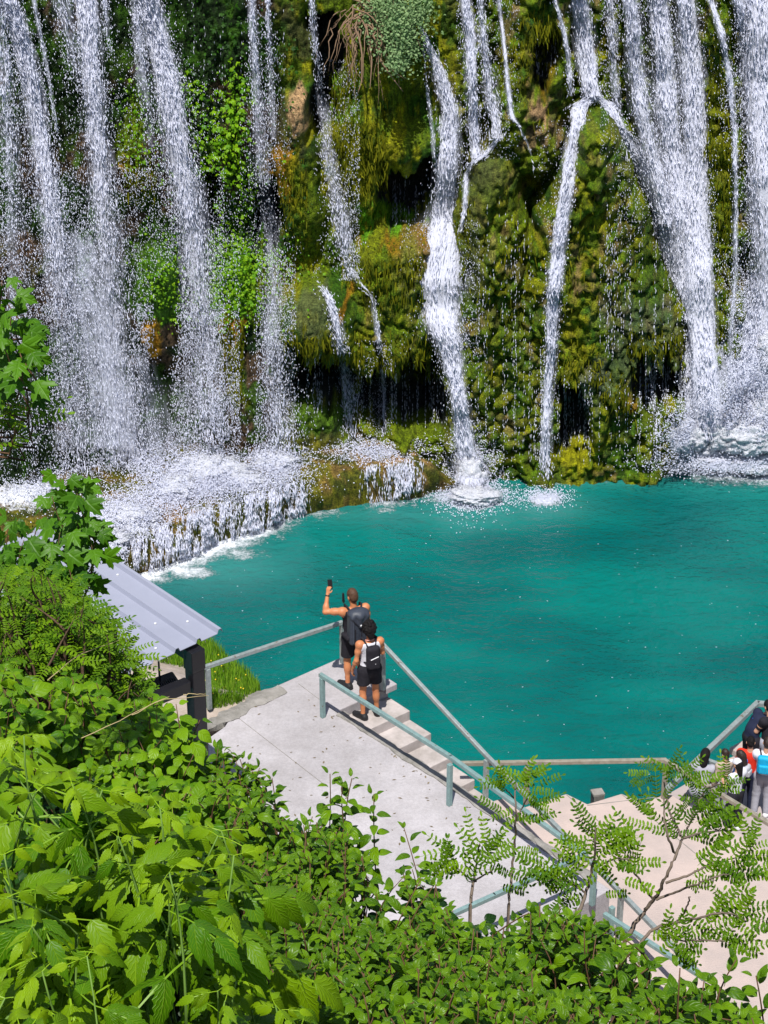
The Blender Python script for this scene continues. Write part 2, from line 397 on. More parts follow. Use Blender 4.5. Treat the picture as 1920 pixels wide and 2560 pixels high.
for a in [(735, 285, 30, 62, TUF, 1, nc), (722, 430, 42, 60, OCH * .8, .8), (745, 420, 14, 80, YEL, .7), (760, 500, 22, 90, OLV, .8), (335, 440, 34, 40, OCH, .9), (335, 350, 45, 90, OLV, .8),
          (600, 720, 75, 100, LEAF, .8), (640, 800, 50, 60, OLV * 1.3, .9), (570, 840, 26, 70, OCH, 1), (585, 930, 25, 60, YEL, .8), (690, 690, 70, 50, YEL * .8, .8), (400, 720, 60, 90, LEAF * .7, .6), (385, 830, 28, 34, OCH, .9),
          (820, 310, 50, 90, YEL * .8, .6), (940, 380, 80, 60, YEL * .8, .7), (900, 430, 30, 110, YEL, .8), (1010, 600, 110, 40, OCH * .55, .8), (940, 640, 40, 90, OLV * 1.2, .8), (1040, 650, 40, 60, TUF * .6, .5), (960, 545, 80, 22, LEAF, 1),
          (790, 790, 90, 90, C(.085, .10, .035), .8), (870, 755, 22, 26, OCH * .8, 1), (790, 690, 60, 24, OLV, .6), (870, 860, 30, 90, OLV, .5), (1000, 760, 60, 150, OLV, .5), (1350, 245, 28, 34, TUF * .8, 1, nc), (1340, 320, 40, 26, TUF * .6, .8, nc), (1345, 375, 34, 34, C(.13, .17, .006), .8),
          (1445, 1125, 55, 50, YEL, .8), (1560, 960, 22, 40, OCH * .7, .8), (1440, 820, 26, 90, YEL * .8, .6), (1100, 1120, 80, 60, OLV, .6), (800, 1060, 90, 45, C(.06, .12, .006), 1), (1030, 1060, 90, 40, OLV, .8), (60, 640, 50, 70, BRN * 1.8, .6), (30, 860, 40, 70, TUF * .7, .6), (1600, 850, 110, 120, C(.06, .085, .045), .6), (1480, 920, 45, 50, C(.085, .105, .07), .7), (1370, 180, 30, 40, OCH * .5, .6), (1640, 700, 60, 60, GRN, .5), (1800, 450, 40, 260, OLV, .7), (1800, 300, 30, 120, YEL * .8, .5)]:
    blob(*a)
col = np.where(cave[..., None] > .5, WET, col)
fi = gridfaces(len(CX), len(CZ))
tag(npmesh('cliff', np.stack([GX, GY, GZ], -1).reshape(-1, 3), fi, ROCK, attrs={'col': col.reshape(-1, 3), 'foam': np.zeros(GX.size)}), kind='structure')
# plateau above the frame so that the place closes off behind
b = MB(); b.prism([(-30, 36.9), (-12.4, 36.9), (-12.4, 39.5), (12.4, 41), (12.4, 38), (30, 38), (30, 60), (-30, 60)], -1, 14.2)
tag(b.build('rock_plateau', M('plateau rock', (.03, .045, .012), .8, bump=.6, bscale=3, col2=(.07, .06, .03), var=.2)), kind='structure')

# ------------------------------------------------------------------ ledge at the cliff foot
def make_ledge(LPX, LHp, seed, label_foam, fo, tan=None):
    LP = np.array([pz(a, b, 0) for a, b in LPX]); ns = 360
    tt = np.linspace(0, 1, ns); cum = np.concatenate([[0], np.cumsum(np.linalg.norm(np.diff(LP, axis=0), axis=1))]); ln_ = cum[-1]; cum = cum / cum[-1]
    LF = np.stack([np.interp(tt, cum, LP[:, i]) for i in range(3)], -1)
    prof = [(-.10, -.6), (0, -.05), (-.03, .15), (-.05, .32), (-.03, .5), (.02, .62), (.10, .70), (.2, .74)] + [(.2 + q * .08, .74 + q * .010) for q in range(1, 54)]
    LH = np.interp(tt, *LHp); tg = nrm(np.gradient(LF, axis=0)); out_ = np.stack([-tg[:, 1], tg[:, 0], 0 * tt], -1); out_ = np.stack([smooth1_(out_[:, k], 40) for k in range(3)], -1); out_ *= np.where(out_[:, 1:2] < 0, -1, 1)
    LV = np.zeros((ns, len(prof), 3)); sl = tt * ln_
    for j, (a, z) in enumerate(prof):
        nz_ = fbm(sl * 2.5 + 3, np.full(ns, j * .35), seed) - .5
        out = a + nz_ * .34 * (1 if j < 10 else 0.2) + (fbm(sl * .8, np.full(ns, .5), seed + 2) - .5) * .5 * (j > 0)
        LV[:, j] = LF + out_ * out[:, None]
        up = (fbm(sl * 2.2, np.full(ns, j * .3), seed + 1) - .5) * .3 + (fbm(sl * 6, np.full(ns, j * .8), seed + 3) - .5) * .12
        LV[:, j, 2] = np.where(z < 0, z, z * LH + up * (z > .3) * np.minimum(1, LH * 1.5))
    lu, lv, _ = proj(LV)
    ln = fbm(LV[..., 0] * 2.2, LV[..., 1] * 2.2 + LV[..., 2] * 2, 71); lm = fbm(LV[..., 0] * 5, LV[..., 1] * 4 + LV[..., 2] * 5, 72)
    lc = lerp(np.broadcast_to(C(.05, .06, .006), lu.shape + (3,)).copy(), C(.13, .12, .008), sst(.45, .6, ln)); lc = lerp(lc, C(.17, .10, .03), sst(.52, .62, lm) * .7)
    lc = lerp(lc, C(.36, .21, .09), np.clip(np.exp(-((lu - 990) / 130) ** 2 - ((lv - 1140) / 25) ** 2) + np.exp(-((lu - 440) / 60) ** 2 - ((lv - 1275) / 30) ** 2), 0, 1) * sst(.42, .52, lm))
    fm = np.zeros_like(lu)
    for a, b, c, e, q in fo: fm = np.maximum(fm, q * np.exp(-((lu - a) / c) ** 2 - ((lv - b) / e) ** 2))
    tag(npmesh('rock_ledge', LV.reshape(-1, 3), gridfaces(ns, len(prof))[:, ::-1], ROCK, attrs={'col': lc.reshape(-1, 3), 'foam': fm.ravel()}), kind='structure')
    return LV.reshape(-1, 3)
def smooth1_(v, k):
    p = np.pad(v, k, mode='edge'); return np.convolve(p, np.ones(2 * k + 1) / (2 * k + 1), 'valid')
LV1 = make_ledge([(120, 1555), (230, 1490), (330, 1440), (420, 1405), (560, 1352), (760, 1288), (900, 1262), (1060, 1240), (1120, 1228), (1150, 1212)], ([0, .2, .5, .8, .93, 1], [.75, .85, 1.05, 1.0, .8, .1]), 61, '',
    [(500, 1190, 120, 80, .66), (690, 1165, 80, 60, .62), (300, 1300, 160, 80, .7), (600, 1225, 150, 30, .45), (200, 1400, 120, 90, .7), (60, 1230, 200, 80, .66), (950, 1130, 120, 30, .5), (560, 1300, 150, 50, .4), (340, 1240, 90, 50, .5), (420, 1350, 120, 40, .45), (700, 1250, 60, 40, .35)])
LV2 = make_ledge([(1640, 1135), (1665, 1162), (1720, 1172), (1800, 1180), (1880, 1186), (1990, 1180)], ([0, .1, .3, .6, 1], [.1, .6, .55, .5, .6]), 81, '', [(1830, 1090, 190, 90, .85), (1740, 1060, 80, 70, .75), (1900, 1140, 120, 60, .5), (1780, 1120, 60, 40, .35)])
# tree test helper: ledge depth at pixels via nearest ledge vertex
_lp = np.stack(proj(np.concatenate([LV1, LV2])), -1)
def ledD(px, py):
    px = np.atleast_1d(px); py = np.atleast_1d(py); r = np.zeros(len(px))
    for i in range(0, len(px), 500):
        dd = (px[i:i + 500, None] - _lp[None, :, 0]) ** 2 + (py[i:i + 500, None] - _lp[None, :, 1]) ** 2
        r[i:i + 500] = _lp[np.argmin(dd, 1), 2]
    return r

# ------------------------------------------------------------------ pool with foam
WX = np.arange(-13, 13.1, .07); WY = np.arange(17, 42, .07)
wx, wy = np.meshgrid(WX, WY, indexing='ij'); wz = np.zeros_like(wx)
wu, wv, _ = proj(np.stack([wx, wy, wz], -1))
foam = np.zeros_like(wx); milk = np.zeros_like(wx)
SH = [(60, 1640, .8), (230, 1492, .8), (330, 1442, .78), (420, 1407, .76), (560, 1354, .72), (690, 1312, .66), (760, 1290, .5), (830, 1276, .56), (880, 1268, .4), (960, 1256, .6), (1060, 1242, .52), (1110, 1240, .6), (1180, 1236, .72), (1250, 1226, .5), (1300, 1210, .46), (1365, 1205, .55), (1450, 1196, .5), (1600, 1182, .52), (1700, 1172, .62), (1800, 1182, .7), (1960, 1186, .72)]
for i_ in range(len(SH) - 1):
    (x0_, y0_, s0_), (x1_, y1_, s1_) = SH[i_], SH[i_ + 1]; ex, ey = x1_ - x0_, (y1_ - y0_) * 1.7
    t_ = np.clip(((wu - x0_) * ex + (wv - y0_) * 1.7 * ey) / (ex * ex + ey * ey), 0, 1); dd_ = np.hypot(wu - x0_ - t_ * ex, (wv - y0_) * 1.7 - t_ * ey); st_ = s0_ + (s1_ - s0_) * t_
    foam = np.maximum(foam, st_ * np.exp(-(dd_ / (42 + 95 * st_)) ** 1.3))
FO = [(1180, 1252, 95, 34, .8), (1365, 1250, 66, 26, .72), (600, 1385, 120, 34, .6), (470, 1430, 120, 34, .66), (960, 1272, 80, 20, .55), (1910, 1625, 30, 16, .4)]
for a, b, c, e, s in FO: foam = np.maximum(foam, s * np.exp(-((wu - a) / c) ** 2 - ((wv - b) / e) ** 2))
for a, b, c, e, s in [(1180, 1275, 170, 50, .45), (1365, 1265, 130, 36, .45), (1800, 1190, 260, 40, .4), (520, 1420, 230, 70, .5), (1000, 1285, 330, 30, .35), (1500, 1205, 200, 20, .3)]: milk = np.maximum(milk, s * np.exp(-((wu - a) / c) ** 2 - ((wv - b) / e) ** 2))
tag(npmesh('pool', np.stack([wx, wy, wz], -1).reshape(-1, 3), gridfaces(len(WX), len(WY))[:, ::-1], POOL, attrs={'foam': foam.ravel(), 'milk': milk.ravel()}), kind='structure')
b = MB(); b.prism([(-40, 10), (40, 10), (40, 60), (-40, 60)], -1.2, -.75)
tag(b.build('pool_bed', M('pool bed', (.01, .07, .07), .8)), kind='structure')

# ------------------------------------------------------------------ falling water
def spindles(P, d, L, w):
    n = len(P); d = nrm(d); ref = np.where(np.abs(d[:, 2:3]) > .9, V3((1, .2, 0)), V3((0, 0, 1)))
    x = nrm(np.cross(d, ref)); y = np.cross(d, x); L = L[:, None] / 2; w = w[:, None] / 2
    Vv = np.stack([P + d * L, P + x * w, P + y * w, P - x * w, P - y * w, P - d * L], 1).reshape(-1, 3)
    f = np.array([(0, 1, 2), (0, 2, 3), (0, 3, 4), (0, 4, 1), (5, 2, 1), (5, 3, 2), (5, 4, 3), (5, 1, 4)])
    return Vv, (np.arange(n)[:, None, None] * 6 + f[None]).reshape(-1, 3)
def path(nodes, m):
    a = np.array(nodes, float); c = np.concatenate([[0], np.cumsum(np.hypot(np.diff(a[:, 0]), np.diff(a[:, 1])))]); t = np.linspace(0, c[-1], m)
    return np.stack([np.interp(t, c, a[:, i]) for i in range(a.shape[1])], -1), t
def smooth1(v, k):
    if k < 1: return v
    p = np.pad(v, k, mode='edge'); return np.convolve(p, np.ones(2 * k + 1) / (2 * k + 1), 'valid')
def minf(v, k):
    p = np.pad(v, k, mode='edge'); return np.min(np.stack([p[i:i + len(v)] for i in range(2 * k + 1)]), 0)
WF_N = [0]
def fall(label, nodes, off=.15, drops=1., name='waterfall', sheet=True, cat='waterfall', free=6, ds=1., spread=.45, depthf=None, dens=0., veil=.72):
    """nodes: (px, py, width px, density 0..1)"""
    if nodes[0][1] <= 80:
        (xa, ya, wa, da), (xb, yb, _, _) = nodes[0], nodes[1]; nodes = [(xa - (xb - xa) / (yb - ya) * (ya + 150) * .6, -150, wa, da)] + list(nodes) if ya <= 20 or xa < 10 else nodes
    tot = sum(math.hypot(nodes[i + 1][0] - nodes[i][0], nodes[i + 1][1] - nodes[i][1]) for i in range(len(nodes) - 1))
    m = max(int(tot / 9), 6); A, t = path(nodes, m)
    A[:, 0] += (smooth1(rng.normal(0, 1, m), 4)) * np.minimum(A[:, 2] * .12, 4)
    D = (depthf or hitD)(A[:, 0], A[:, 1]); D = smooth1(minf(D, free), free) - off
    Vs, fs, mi, su, de = [], [], [], [], []; nv = 0; seed = rng.uniform(0, 50)
    if sheet:
        K = 13; q = np.linspace(-1, 1, K)
        pxs = A[:, 0:1] + q[None] * A[:, 2:3] * .62 * (1 + .25 * (fbm(t[:, None] * .05 + 3 * np.sign(q)[None] + seed, 0 * t[:, None] + q[None], 5) - .5)); pys = np.broadcast_to(A[:, 1:2], pxs.shape)
        Dg = D[:, None] - .10 * (1 - q[None] ** 2) * np.minimum(A[:, 2:3] / 40, 2.5)
        P = pd(pxs, pys, Dg)
        Vs.append(P.reshape(-1, 3)); f = gridfaces(m, K); fs.append(np.concatenate([f[:, [0, 1, 2]], f[:, [0, 2, 3]]])); mi.append(np.zeros(len(f) * 2))
        um = q[None] * A[:, 2:3] / 116 * .6
        su.append(np.stack([um, np.broadcast_to(t[:, None] / 105, um.shape), np.full(um.shape, seed)], -1).reshape(-1, 3))
        de.append((A[:, 3:4] * .62 + .14 + dens - .42 * np.abs(q[None]) ** 2.2 - .5 * sst(t[-1] - 45, t[-1], t)[:, None] * (A[-1, 1] > 900)).ravel()); nv += m * K
    if veil > 0:
        K = 15; q = np.linspace(-1, 1, K); wv = A[:, 2:3] * 1.15 + 4
        pxs = A[:, 0:1] + q[None] * wv * (1 + .3 * (fbm(t[:, None] * .03 + 3 * np.sign(q)[None] + seed + 4, 0 * t[:, None] + q[None], 6) - .5)); pys = np.broadcast_to(A[:, 1:2], pxs.shape)
        P = pd(pxs, pys, D[:, None] - .03 - .06 * (1 - q[None] ** 2)); Vs.append(P.reshape(-1, 3)); f = gridfaces(m, K) + nv; fs.append(np.concatenate([f[:, [0, 1, 2]], f[:, [0, 2, 3]]])); mi.append(np.full(len(f) * 2, 2))
        um = q[None] * wv / 116; su.append(np.stack([um, np.broadcast_to(t[:, None] / 105, um.shape), np.full(um.shape, seed + 9)], -1).reshape(-1, 3))
        endf = (sst(0, 120, t) * (1 - sst(t[-1] - 70, t[-1], t)))[:, None]
        de.append((veil * (.34 + .25 * A[:, 3:4]) * endf - .62 * np.abs(q[None]) ** 1.6 - .5 * (1 - endf)).ravel()); nv += m * K
    area = np.sum(A[:, 2]) * 9
    n = int(area / 15 * drops)
    if n > 0:
        wgt = A[:, 2] * (.35 + A[:, 3]); i = rng.choice(m, n, p=wgt / wgt.sum())
        px = A[i, 0] + rng.normal(0, spread, n) * A[i, 2]; py = A[i, 1] + rng.uniform(-6, 6, n)
        dirp = np.gradient(A[:, :2], axis=0)[i]; dd = D[i] - rng.uniform(-.05, .22, n)
        P = pd(px, py, dd); P2 = pd(px + dirp[:, 0], py + dirp[:, 1], dd)
        dv = P2 - P + rng.normal(0, .02, (n, 3))
        core = np.exp(-((px - A[i, 0]) / np.maximum(A[i, 2] * .5, 1)) ** 2) * A[i, 3]
        L = ds * (rng.uniform(.022, .065, n) + core * rng.uniform(0, .22, n)); w = ds * (.006 + .015 * rng.random(n) ** 2.2) * (1 + .3 * core)
        Vd, fd = spindles(P, dv, L, w); Vs.append(Vd); fs.append(fd + nv); mi.append(np.ones(len(fd))); su.append(np.zeros((len(Vd), 3))); de.append(np.zeros(len(Vd))); nv += len(Vd)
    nc = int(np.sum(A[:, 2] * np.maximum(A[:, 3] - .25, 0)) * 9 / 26 * (1 if sheet else 0))
    if nc > 0:
        wgt = A[:, 2] * np.maximum(A[:, 3] - .25, 0); i = rng.choice(m, nc, p=wgt / wgt.sum()); q = np.clip(rng.normal(0, .42, nc), -.95, .95)
        px = A[i, 0] + q * A[i, 2] * .6; py = A[i, 1] + rng.uniform(-6, 6, nc); dd = D[i] - .10 * (1 - q * q) * np.minimum(A[i, 2] / 40, 2.5) - rng.uniform(-.01, .06, nc)
        k2 = fbm(px * .22, py * .02, 15) + rng.normal(0, .07, nc) > .46; i, px, py, dd, q = i[k2], px[k2], py[k2], dd[k2], q[k2]; nc = len(px)
        dirp = np.gradient(A[:, :2], axis=0)[i]; dD = np.gradient(D)[i]; P = pd(px, py, dd); dv = pd(px + dirp[:, 0], py + dirp[:, 1], dd + np.clip(dD, -.1, .1)) - P + rng.normal(0, .006, (nc, 3))
        Vd, fd = spindles(P, dv, rng.uniform(.08, .34, nc), rng.uniform(.008, .020, nc)); Vs.append(Vd); fs.append(fd + nv); mi.append(np.ones(len(fd))); su.append(np.zeros((len(Vd), 3))); de.append(np.zeros(len(Vd))); nv += len(Vd)
    o = npmesh(name, np.concatenate(Vs), [np.concatenate(fs)], [SHEET, DROP, VEIL], None, True, {'suv': np.concatenate(su), 'dens': np.concatenate(de)}, np.concatenate(mi))
    return tag(o, label, cat)
G = 'streams of the waterfall'
fall('left-edge thin veil of falling water, sparse and grey', [(0, 60, 40, .45), (14, 180, 45, .45), (24, 380, 50, .3), (36, 620, 60, .2), (50, 900, 80, .2), (60, 1120, 90, .3)], drops=.8)
fall('thick white stream leaning right nearest the left edge, starting beside a mossy knob', [(23, 0, 40, .9), (52, 90, 46, .85), (76, 200, 48, .8), (100, 347, 52, .7), (127, 492, 58, .6), (150, 690, 72, .45), (174, 890, 80, .25), (195, 1080, 110, .3), (205, 1180, 120, .35)])
fall('very thin broken trickle between the first two thick left streams', [(85, 10, 9, .6), (104, 100, 9, .55), (122, 190, 8, .5), (136, 290, 8, .4), (150, 370, 10, .2)], drops=.8)
fall('faint sparse veil just left of the second thick stream', [(150, 0, 40, .4), (175, 110, 44, .3), (195, 230, 50, .15)], drops=.7)
fall('thick white stream second from the left, widening into spray', [(212, 0, 52, .9), (226, 140, 50, .8), (238, 300, 52, .7), (250, 450, 58, .6), (264, 620, 74, .45), (280, 800, 88, .45), (300, 980, 90, .5), (322, 1180, 120, .6)])
fall('short thin trickle right of the second thick stream', [(262, 0, 14, .5), (268, 60, 14, .4), (278, 150, 16, .15)], drops=.7)
fall('soft misty veil of water falling in the left hollow', [(180, 500, 60, .1), (215, 700, 70, .2), (250, 900, 80, .35), (272, 1050, 90, .4), (285, 1170, 90, .4)], drops=.4, off=.5, sheet=False, veil=1.15)
fall('pale blue misty veil beside a rainbow-tinted gap on the left', [(330, 800, 30, .1), (350, 900, 50, .3), (372, 1000, 60, .3), (390, 1120, 70, .35), (400, 1190, 80, .3)], drops=.2, off=.5, sheet=False, veil=.85)
fall('sparse thin veil just left of the long leaning stream', [(338, 0, 26, .5), (352, 120, 28, .4), (366, 280, 34, .2), (380, 420, 40, .05)], drops=.7)
fall('long white stream leaning right beside the green climbing vines', [(370, 0, 46, 1), (394, 90, 52, .95), (418, 200, 58, .9), (440, 330, 62, .8), (464, 470, 72, .68), (480, 580, 78, .58), (494, 700, 88, .45), (508, 840, 100, .35), (520, 980, 110, .3), (535, 1100, 130, .4)], drops=1.1)
fall('sparse beaded stream right of the climbing vines', [(630, 0, 16, .6), (636, 120, 20, .45), (644, 260, 30, .3), (654, 420, 44, .15), (668, 560, 55, .1), (680, 720, 60, .15), (688, 880, 66, .3), (696, 1030, 76, .35), (702, 1130, 90, .4)], drops=.95)
fall('narrow beaded strand just right of the sparse beaded stream', [(668, 0, 10, .6), (674, 110, 14, .45), (680, 260, 20, .25), (686, 400, 28, .05)], drops=.8)
fall('sparse stream between the tan rock and the dangling roots', [(778, 0, 12, .5), (786, 100, 16, .4), (800, 220, 24, .2), (824, 380, 40, .25), (846, 520, 46, .4), (862, 620, 46, .45), (874, 695, 44, .4)], drops=1.)
fall('narrow stream pouring off the mossy boulder into the dark grotto', [(796, 706, 10, .4), (818, 735, 20, .7), (832, 770, 22, .8), (846, 830, 26, .6), (858, 900, 32, .5), (868, 980, 36, .45), (876, 1090, 40, .5)], free=2)
fall('wispy trickle sliding over the right side of the mossy boulder', [(884, 680, 10, .5), (905, 715, 14, .5), (930, 740, 14, .4), (944, 810, 12, .45), (954, 900, 10, .5), (959, 1000, 9, .6), (960, 1090, 9, .6)], drops=.7, free=2)
fall('middle white stream that fans out over a ledge and narrows to the pool', [(1050, 72, 12, .7), (1078, 130, 24, .8), (1108, 210, 34, .85), (1126, 285, 40, .85), (1122, 360, 46, .9), (1116, 450, 50, .9), (1110, 550, 72, .85), (1096, 640, 122, .8), (1090, 720, 124, .8), (1104, 800, 88, .85), (1124, 870, 56, .9), (1140, 950, 36, .95), (1154, 1040, 38, .95), (1166, 1120, 44, .95), (1176, 1180, 60, .95), (1180, 1236, 80, 1)], free=3, drops=1.1)
fall('thin faint trickle left of the middle stream', [(1058, 120, 8, .4), (1068, 230, 8, .35), (1082, 330, 8, .35), (1090, 450, 7, .3)], drops=.5)
fall('paired white strand, left of two, above the smooth mossy dome', [(1163, 0, 24, .8), (1178, 100, 28, .8), (1182, 220, 26, .75), (1186, 330, 30, .75), (1196, 395, 34, .7)], free=4)
fall('paired white strand, right of two, landing on the smooth mossy dome', [(1200, 0, 16, .5), (1210, 120, 24, .5), (1226, 230, 32, .5), (1240, 300, 36, .6), (1246, 345, 40, .6)], free=4)
fall('thin run of water sliding down the left flank of the smooth dome', [(1246, 345, 16, .8), (1210, 390, 18, .8), (1178, 410, 14, .8), (1166, 440, 11, .8), (1162, 520, 11, .75), (1152, 580, 14, .6)], free=1, drops=.8)
fall('hair-thin trickle splitting on the top of the smooth dome', [(1248, 0, 8, .7), (1262, 120, 8, .75), (1270, 220, 9, .8), (1280, 295, 12, .8), (1294, 310, 6, .6), (1318, 360, 5, .5), (1332, 400, 5, .5), (1336, 440, 5, .3)], free=1, drops=.3)
fall('thin stream beside the wide mossy knob above the splitting rock', [(1388, 0, 10, .7), (1408, 70, 12, .75), (1420, 140, 13, .7), (1428, 240, 18, .5)], free=3, drops=.7)
fall('straight white chute striking the rock that splits it', [(1448, 0, 44, .95), (1460, 90, 42, .95), (1472, 180, 42, 1), (1480, 240, 40, 1)], free=3, drops=1.)
fall('left branch of the split stream running down the mossy cone', [(1482, 240, 34, .9), (1448, 268, 40, .9), (1440, 330, 32, .9), (1420, 440, 30, .95), (1404, 560, 30, .95), (1390, 680, 32, .9), (1380, 800, 28, .85), (1372, 930, 24, .8), (1366, 1060, 24, .7), (1364, 1190, 28, .75)], free=2, drops=1.1)
fall('right branch of the split stream arching over the mossy cone', [(1490, 240, 30, .85), (1520, 262, 34, .85), (1552, 320, 34, .85), (1590, 390, 40, .85), (1636, 470, 56, .9), (1672, 560, 62, .95), (1700, 650, 64, 1), (1722, 760, 54, 1), (1738, 880, 54, 1.05), (1748, 1030, 60, 1.1), (1752, 1100, 80, 1.0)], free=2, drops=1.1)
fall('thin side stream left of the wide right curtain', [(1524, 0, 22, .5), (1534, 150, 22, .45), (1546, 300, 24, .3), (1570, 400, 26, .3)], free=4)
fall('streaky curtain strand, leftmost of the wide right curtain', [(1574, 0, 36, .75), (1588, 140, 38, .68), (1608, 290, 42, .66), (1642, 430, 50, .7), (1672, 560, 54, .75)], free=6, off=.35)
fall('streaky curtain strand in the middle of the wide right curtain', [(1644, 0, 50, .85), (1658, 150, 54, .8), (1676, 320, 60, .78), (1698, 480, 72, .78), (1716, 640, 60, .85), (1732, 800, 40, .9)], free=6, off=.35)
fall('dense curtain strand on the right side of the wide right curtain', [(1716, 0, 44, .9), (1730, 130, 48, .9), (1738, 320, 54, .88), (1742, 520, 60, .9), (1750, 720, 60, .98), (1760, 900, 52, 1), (1770, 1030, 60, 1.1), (1776, 1095, 90, 1.)], free=6, off=.35)
fall('thin curved stream right of the olive moss pillar', [(1778, 0, 16, .7), (1804, 80, 15, .75), (1824, 190, 14, .75), (1836, 330, 14, .7), (1840, 480, 12, .6), (1838, 640, 12, .5), (1830, 800, 14, .5), (1822, 1010, 16, .5)], free=3, drops=.7)
fall('white stream near the right edge of the photo', [(1846, 0, 30, .7), (1868, 150, 34, .65), (1880, 300, 36, .55), (1884, 460, 40, .4), (1890, 620, 50, .3)], free=6)
fall('broad white stream cut by the right edge of the photo', [(1896, 0, 70, .9), (1908, 160, 80, .9), (1918, 350, 84, .82), (1924, 560, 84, .7), (1920, 760, 70, .6), (1900, 900, 90, .7), (1880, 1020, 120, .8), (1870, 1090, 130, .8)], free=6)
fall('foaming cascade over the rocks at the right edge', [(1900, 690, 60, .6), (1878, 780, 70, .65), (1868, 880, 80, .7), (1860, 980, 100, .8), (1850, 1060, 140, .95), (1845, 1110, 170, .9)], free=5, drops=2.6, sheet=False, veil=1.4)
# thin trickles on the mossy cone and in the grottoes
def trickles(label, spans, name='trickles'):
    Vs, fs, nv = [], [], 0
    for (u0, u1, v0, v1, n, w, br) in spans:
        for _ in range(n):
            u = rng.uniform(u0, u1); a = v0 + rng.uniform(0, .35) * (v1 - v0); e = v1 - rng.uniform(0, .15) * (v1 - v0)
            m = int((e - a) / 7) + 2; py = np.linspace(a, e, m); px = u + np.cumsum(rng.normal(0, .5, m))
            D = smooth1(minf(hitD(px, py), 3), 2) - .06
            k = rng.random(m) < br; px, py, D = px[k], py[k], D[k]
            if len(px) < 1: continue
            P = pd(px + rng.normal(0, .8, len(px)), py + rng.uniform(-3, 3, len(px)), D); L = rng.uniform(.04, .12, len(px)); ww = rng.uniform(.5, 1.3, len(px)) * w
            Vd, fd = spindles(P, np.tile(V3((0, 0, -1)), (len(P), 1)), L, ww); Vs.append(Vd); fs.append(fd + nv); nv += len(Vd)
    o = npmesh(name, np.concatenate(Vs), [np.concatenate(fs)], DROP); return tag(o, label, 'water trickles', kind='stuff')
trickles('thin beaded water threads dripping over moss and across the dark grottoes', [(725, 860, 880, 1050, 16, .011, .5), (885, 1125, 890, 1070, 44, .013, .6), (1400, 1480, 930, 1130, 18, .012, .6), (1580, 1720, 880, 1030, 34, .013, .65), (1190, 1340, 480, 1180, 26, .010, .35), (1500, 1690, 480, 900, 26, .011, .4), (1380, 1640, 900, 1160, 20, .011, .5), (1330, 1360, 880, 1180, 5, .014, .7), (960, 1090, 440, 570, 22, .010, .5), (480, 720, 0, 300, 18, .010, .25), (1060, 1170, 280, 520, 8, .010, .4), (1640, 1650, 1020, 1150, 5, .03, .8), (1335, 1400, 90, 200, 12, .010, .5)])

# loose spray in the air in front of the cliff
def spray(spec, name='spray', label='cloud of fine white water droplets drifting before the left cliff', ds=1.):
    Ps, Ls, ws = [], [], []
    for (u0, u1, v0, v1, n, dmin, dmax, s) in spec:
        n = int(n * 1.9); px = rng.uniform(u0, u1, n); py = rng.uniform(v0, v1, n)
        nn = fbm(px * .012 + 5, py * .004, 91); k = rng.random(n) < sst(.32, .62, nn); px, py = px[k], py[k]
        Ps.append(pd(px, py, hitD(px, py) - rng.uniform(dmin, dmax, len(px)))); Ls.append(rng.uniform(.018, .06, len(px)) * s); ws.append((.006 + .015 * rng.random(len(px)) ** 2.2) * s)
    P = np.concatenate(Ps); dv = np.tile(V3((.12, -.05, -1)), (len(P), 1)) + rng.normal(0, .16, (len(P), 3))
    Vd, fd = spindles(P, dv, np.concatenate(Ls), np.concatenate(ws)); return tag(npmesh(name, Vd, [fd], DROP), label, 'water spray', kind='stuff')
spray([(-40, 560, -20, 480, 2400, .1, .9, .85), (-40, 560, 420, 800, 5200, .1, 1.0, .9), (-40, 560, 760, 1180, 9500, .1, 1.0, .95), (420, 600, 780, 1130, 2400, .1, .8, 1), (420, 600, 480, 780, 900, .1, .8, .9), (600, 760, 0, 640, 1200, .1, .6, .9), (640, 740, 640, 1120, 1800, .1, .5, .9), (780, 900, 150, 700, 1800, .1, .5, .9), (1000, 1200, 550, 900, 900, .05, .4, .9), (1500, 1780, 0, 700, 2600, .1, .6, .9), (1780, 1930, 0, 1050, 3600, .1, .6, 1), (1340, 1420, 300, 1150, 700, .1, .4, .8), (840, 980, 850, 1090, 900, .1, .5, .8), (1140, 1300, 0, 400, 900, .1, .4, .8)])

# cascade over the ledge, foam heaps
def strands(name, label, pts, n, hgt, cat='waterfall'):
    """water curtain over the ledge front: pts pixel polyline of its brink"""
    A, t = path(pts, 80); i = rng.integers(0, 80, n); px = A[i, 0] + rng.normal(0, 5, n); py0 = A[i, 1] + rng.normal(0, 5, n)
    hh = hgt * rng.uniform(.02, 1.05, n) * np.interp(i / 80., [0, .5, 1], [1.1, 1., .8]); py = py0 + hh
    gap = fbm(px * .11, py * .018, 95) * .7 + fbm(px * .03, py * .01, 96) * .3 + rng.normal(0, .07, n); k = gap > .49; px, py, hh = px[k], py[k], hh[k]
    D = ledD(px, py) - rng.uniform(.03, .2, len(px))
    P = pd(px, py, D); dv = np.tile(V3((.05, -.15, -1)), (len(P), 1)) + rng.normal(0, .12, (len(P), 3))
    Vd, fd = spindles(P, dv, rng.uniform(.04, .20, len(P)), rng.uniform(.006, .016, len(P)))
    return tag(npmesh(name, Vd, [fd], DROP), label, cat)
strands('cascade', 'wide white cascade tumbling over the left rock ledge into the pool', [(190, 1410), (250, 1370), (360, 1330), (430, 1300), (520, 1272), (620, 1240), (700, 1215), (760, 1200)], 15000, 105)
strands('cascade', 'small cascade over the tan part of the ledge near the middle stream', [(905, 1165), (960, 1160), (1050, 1150)], 2600, 90)
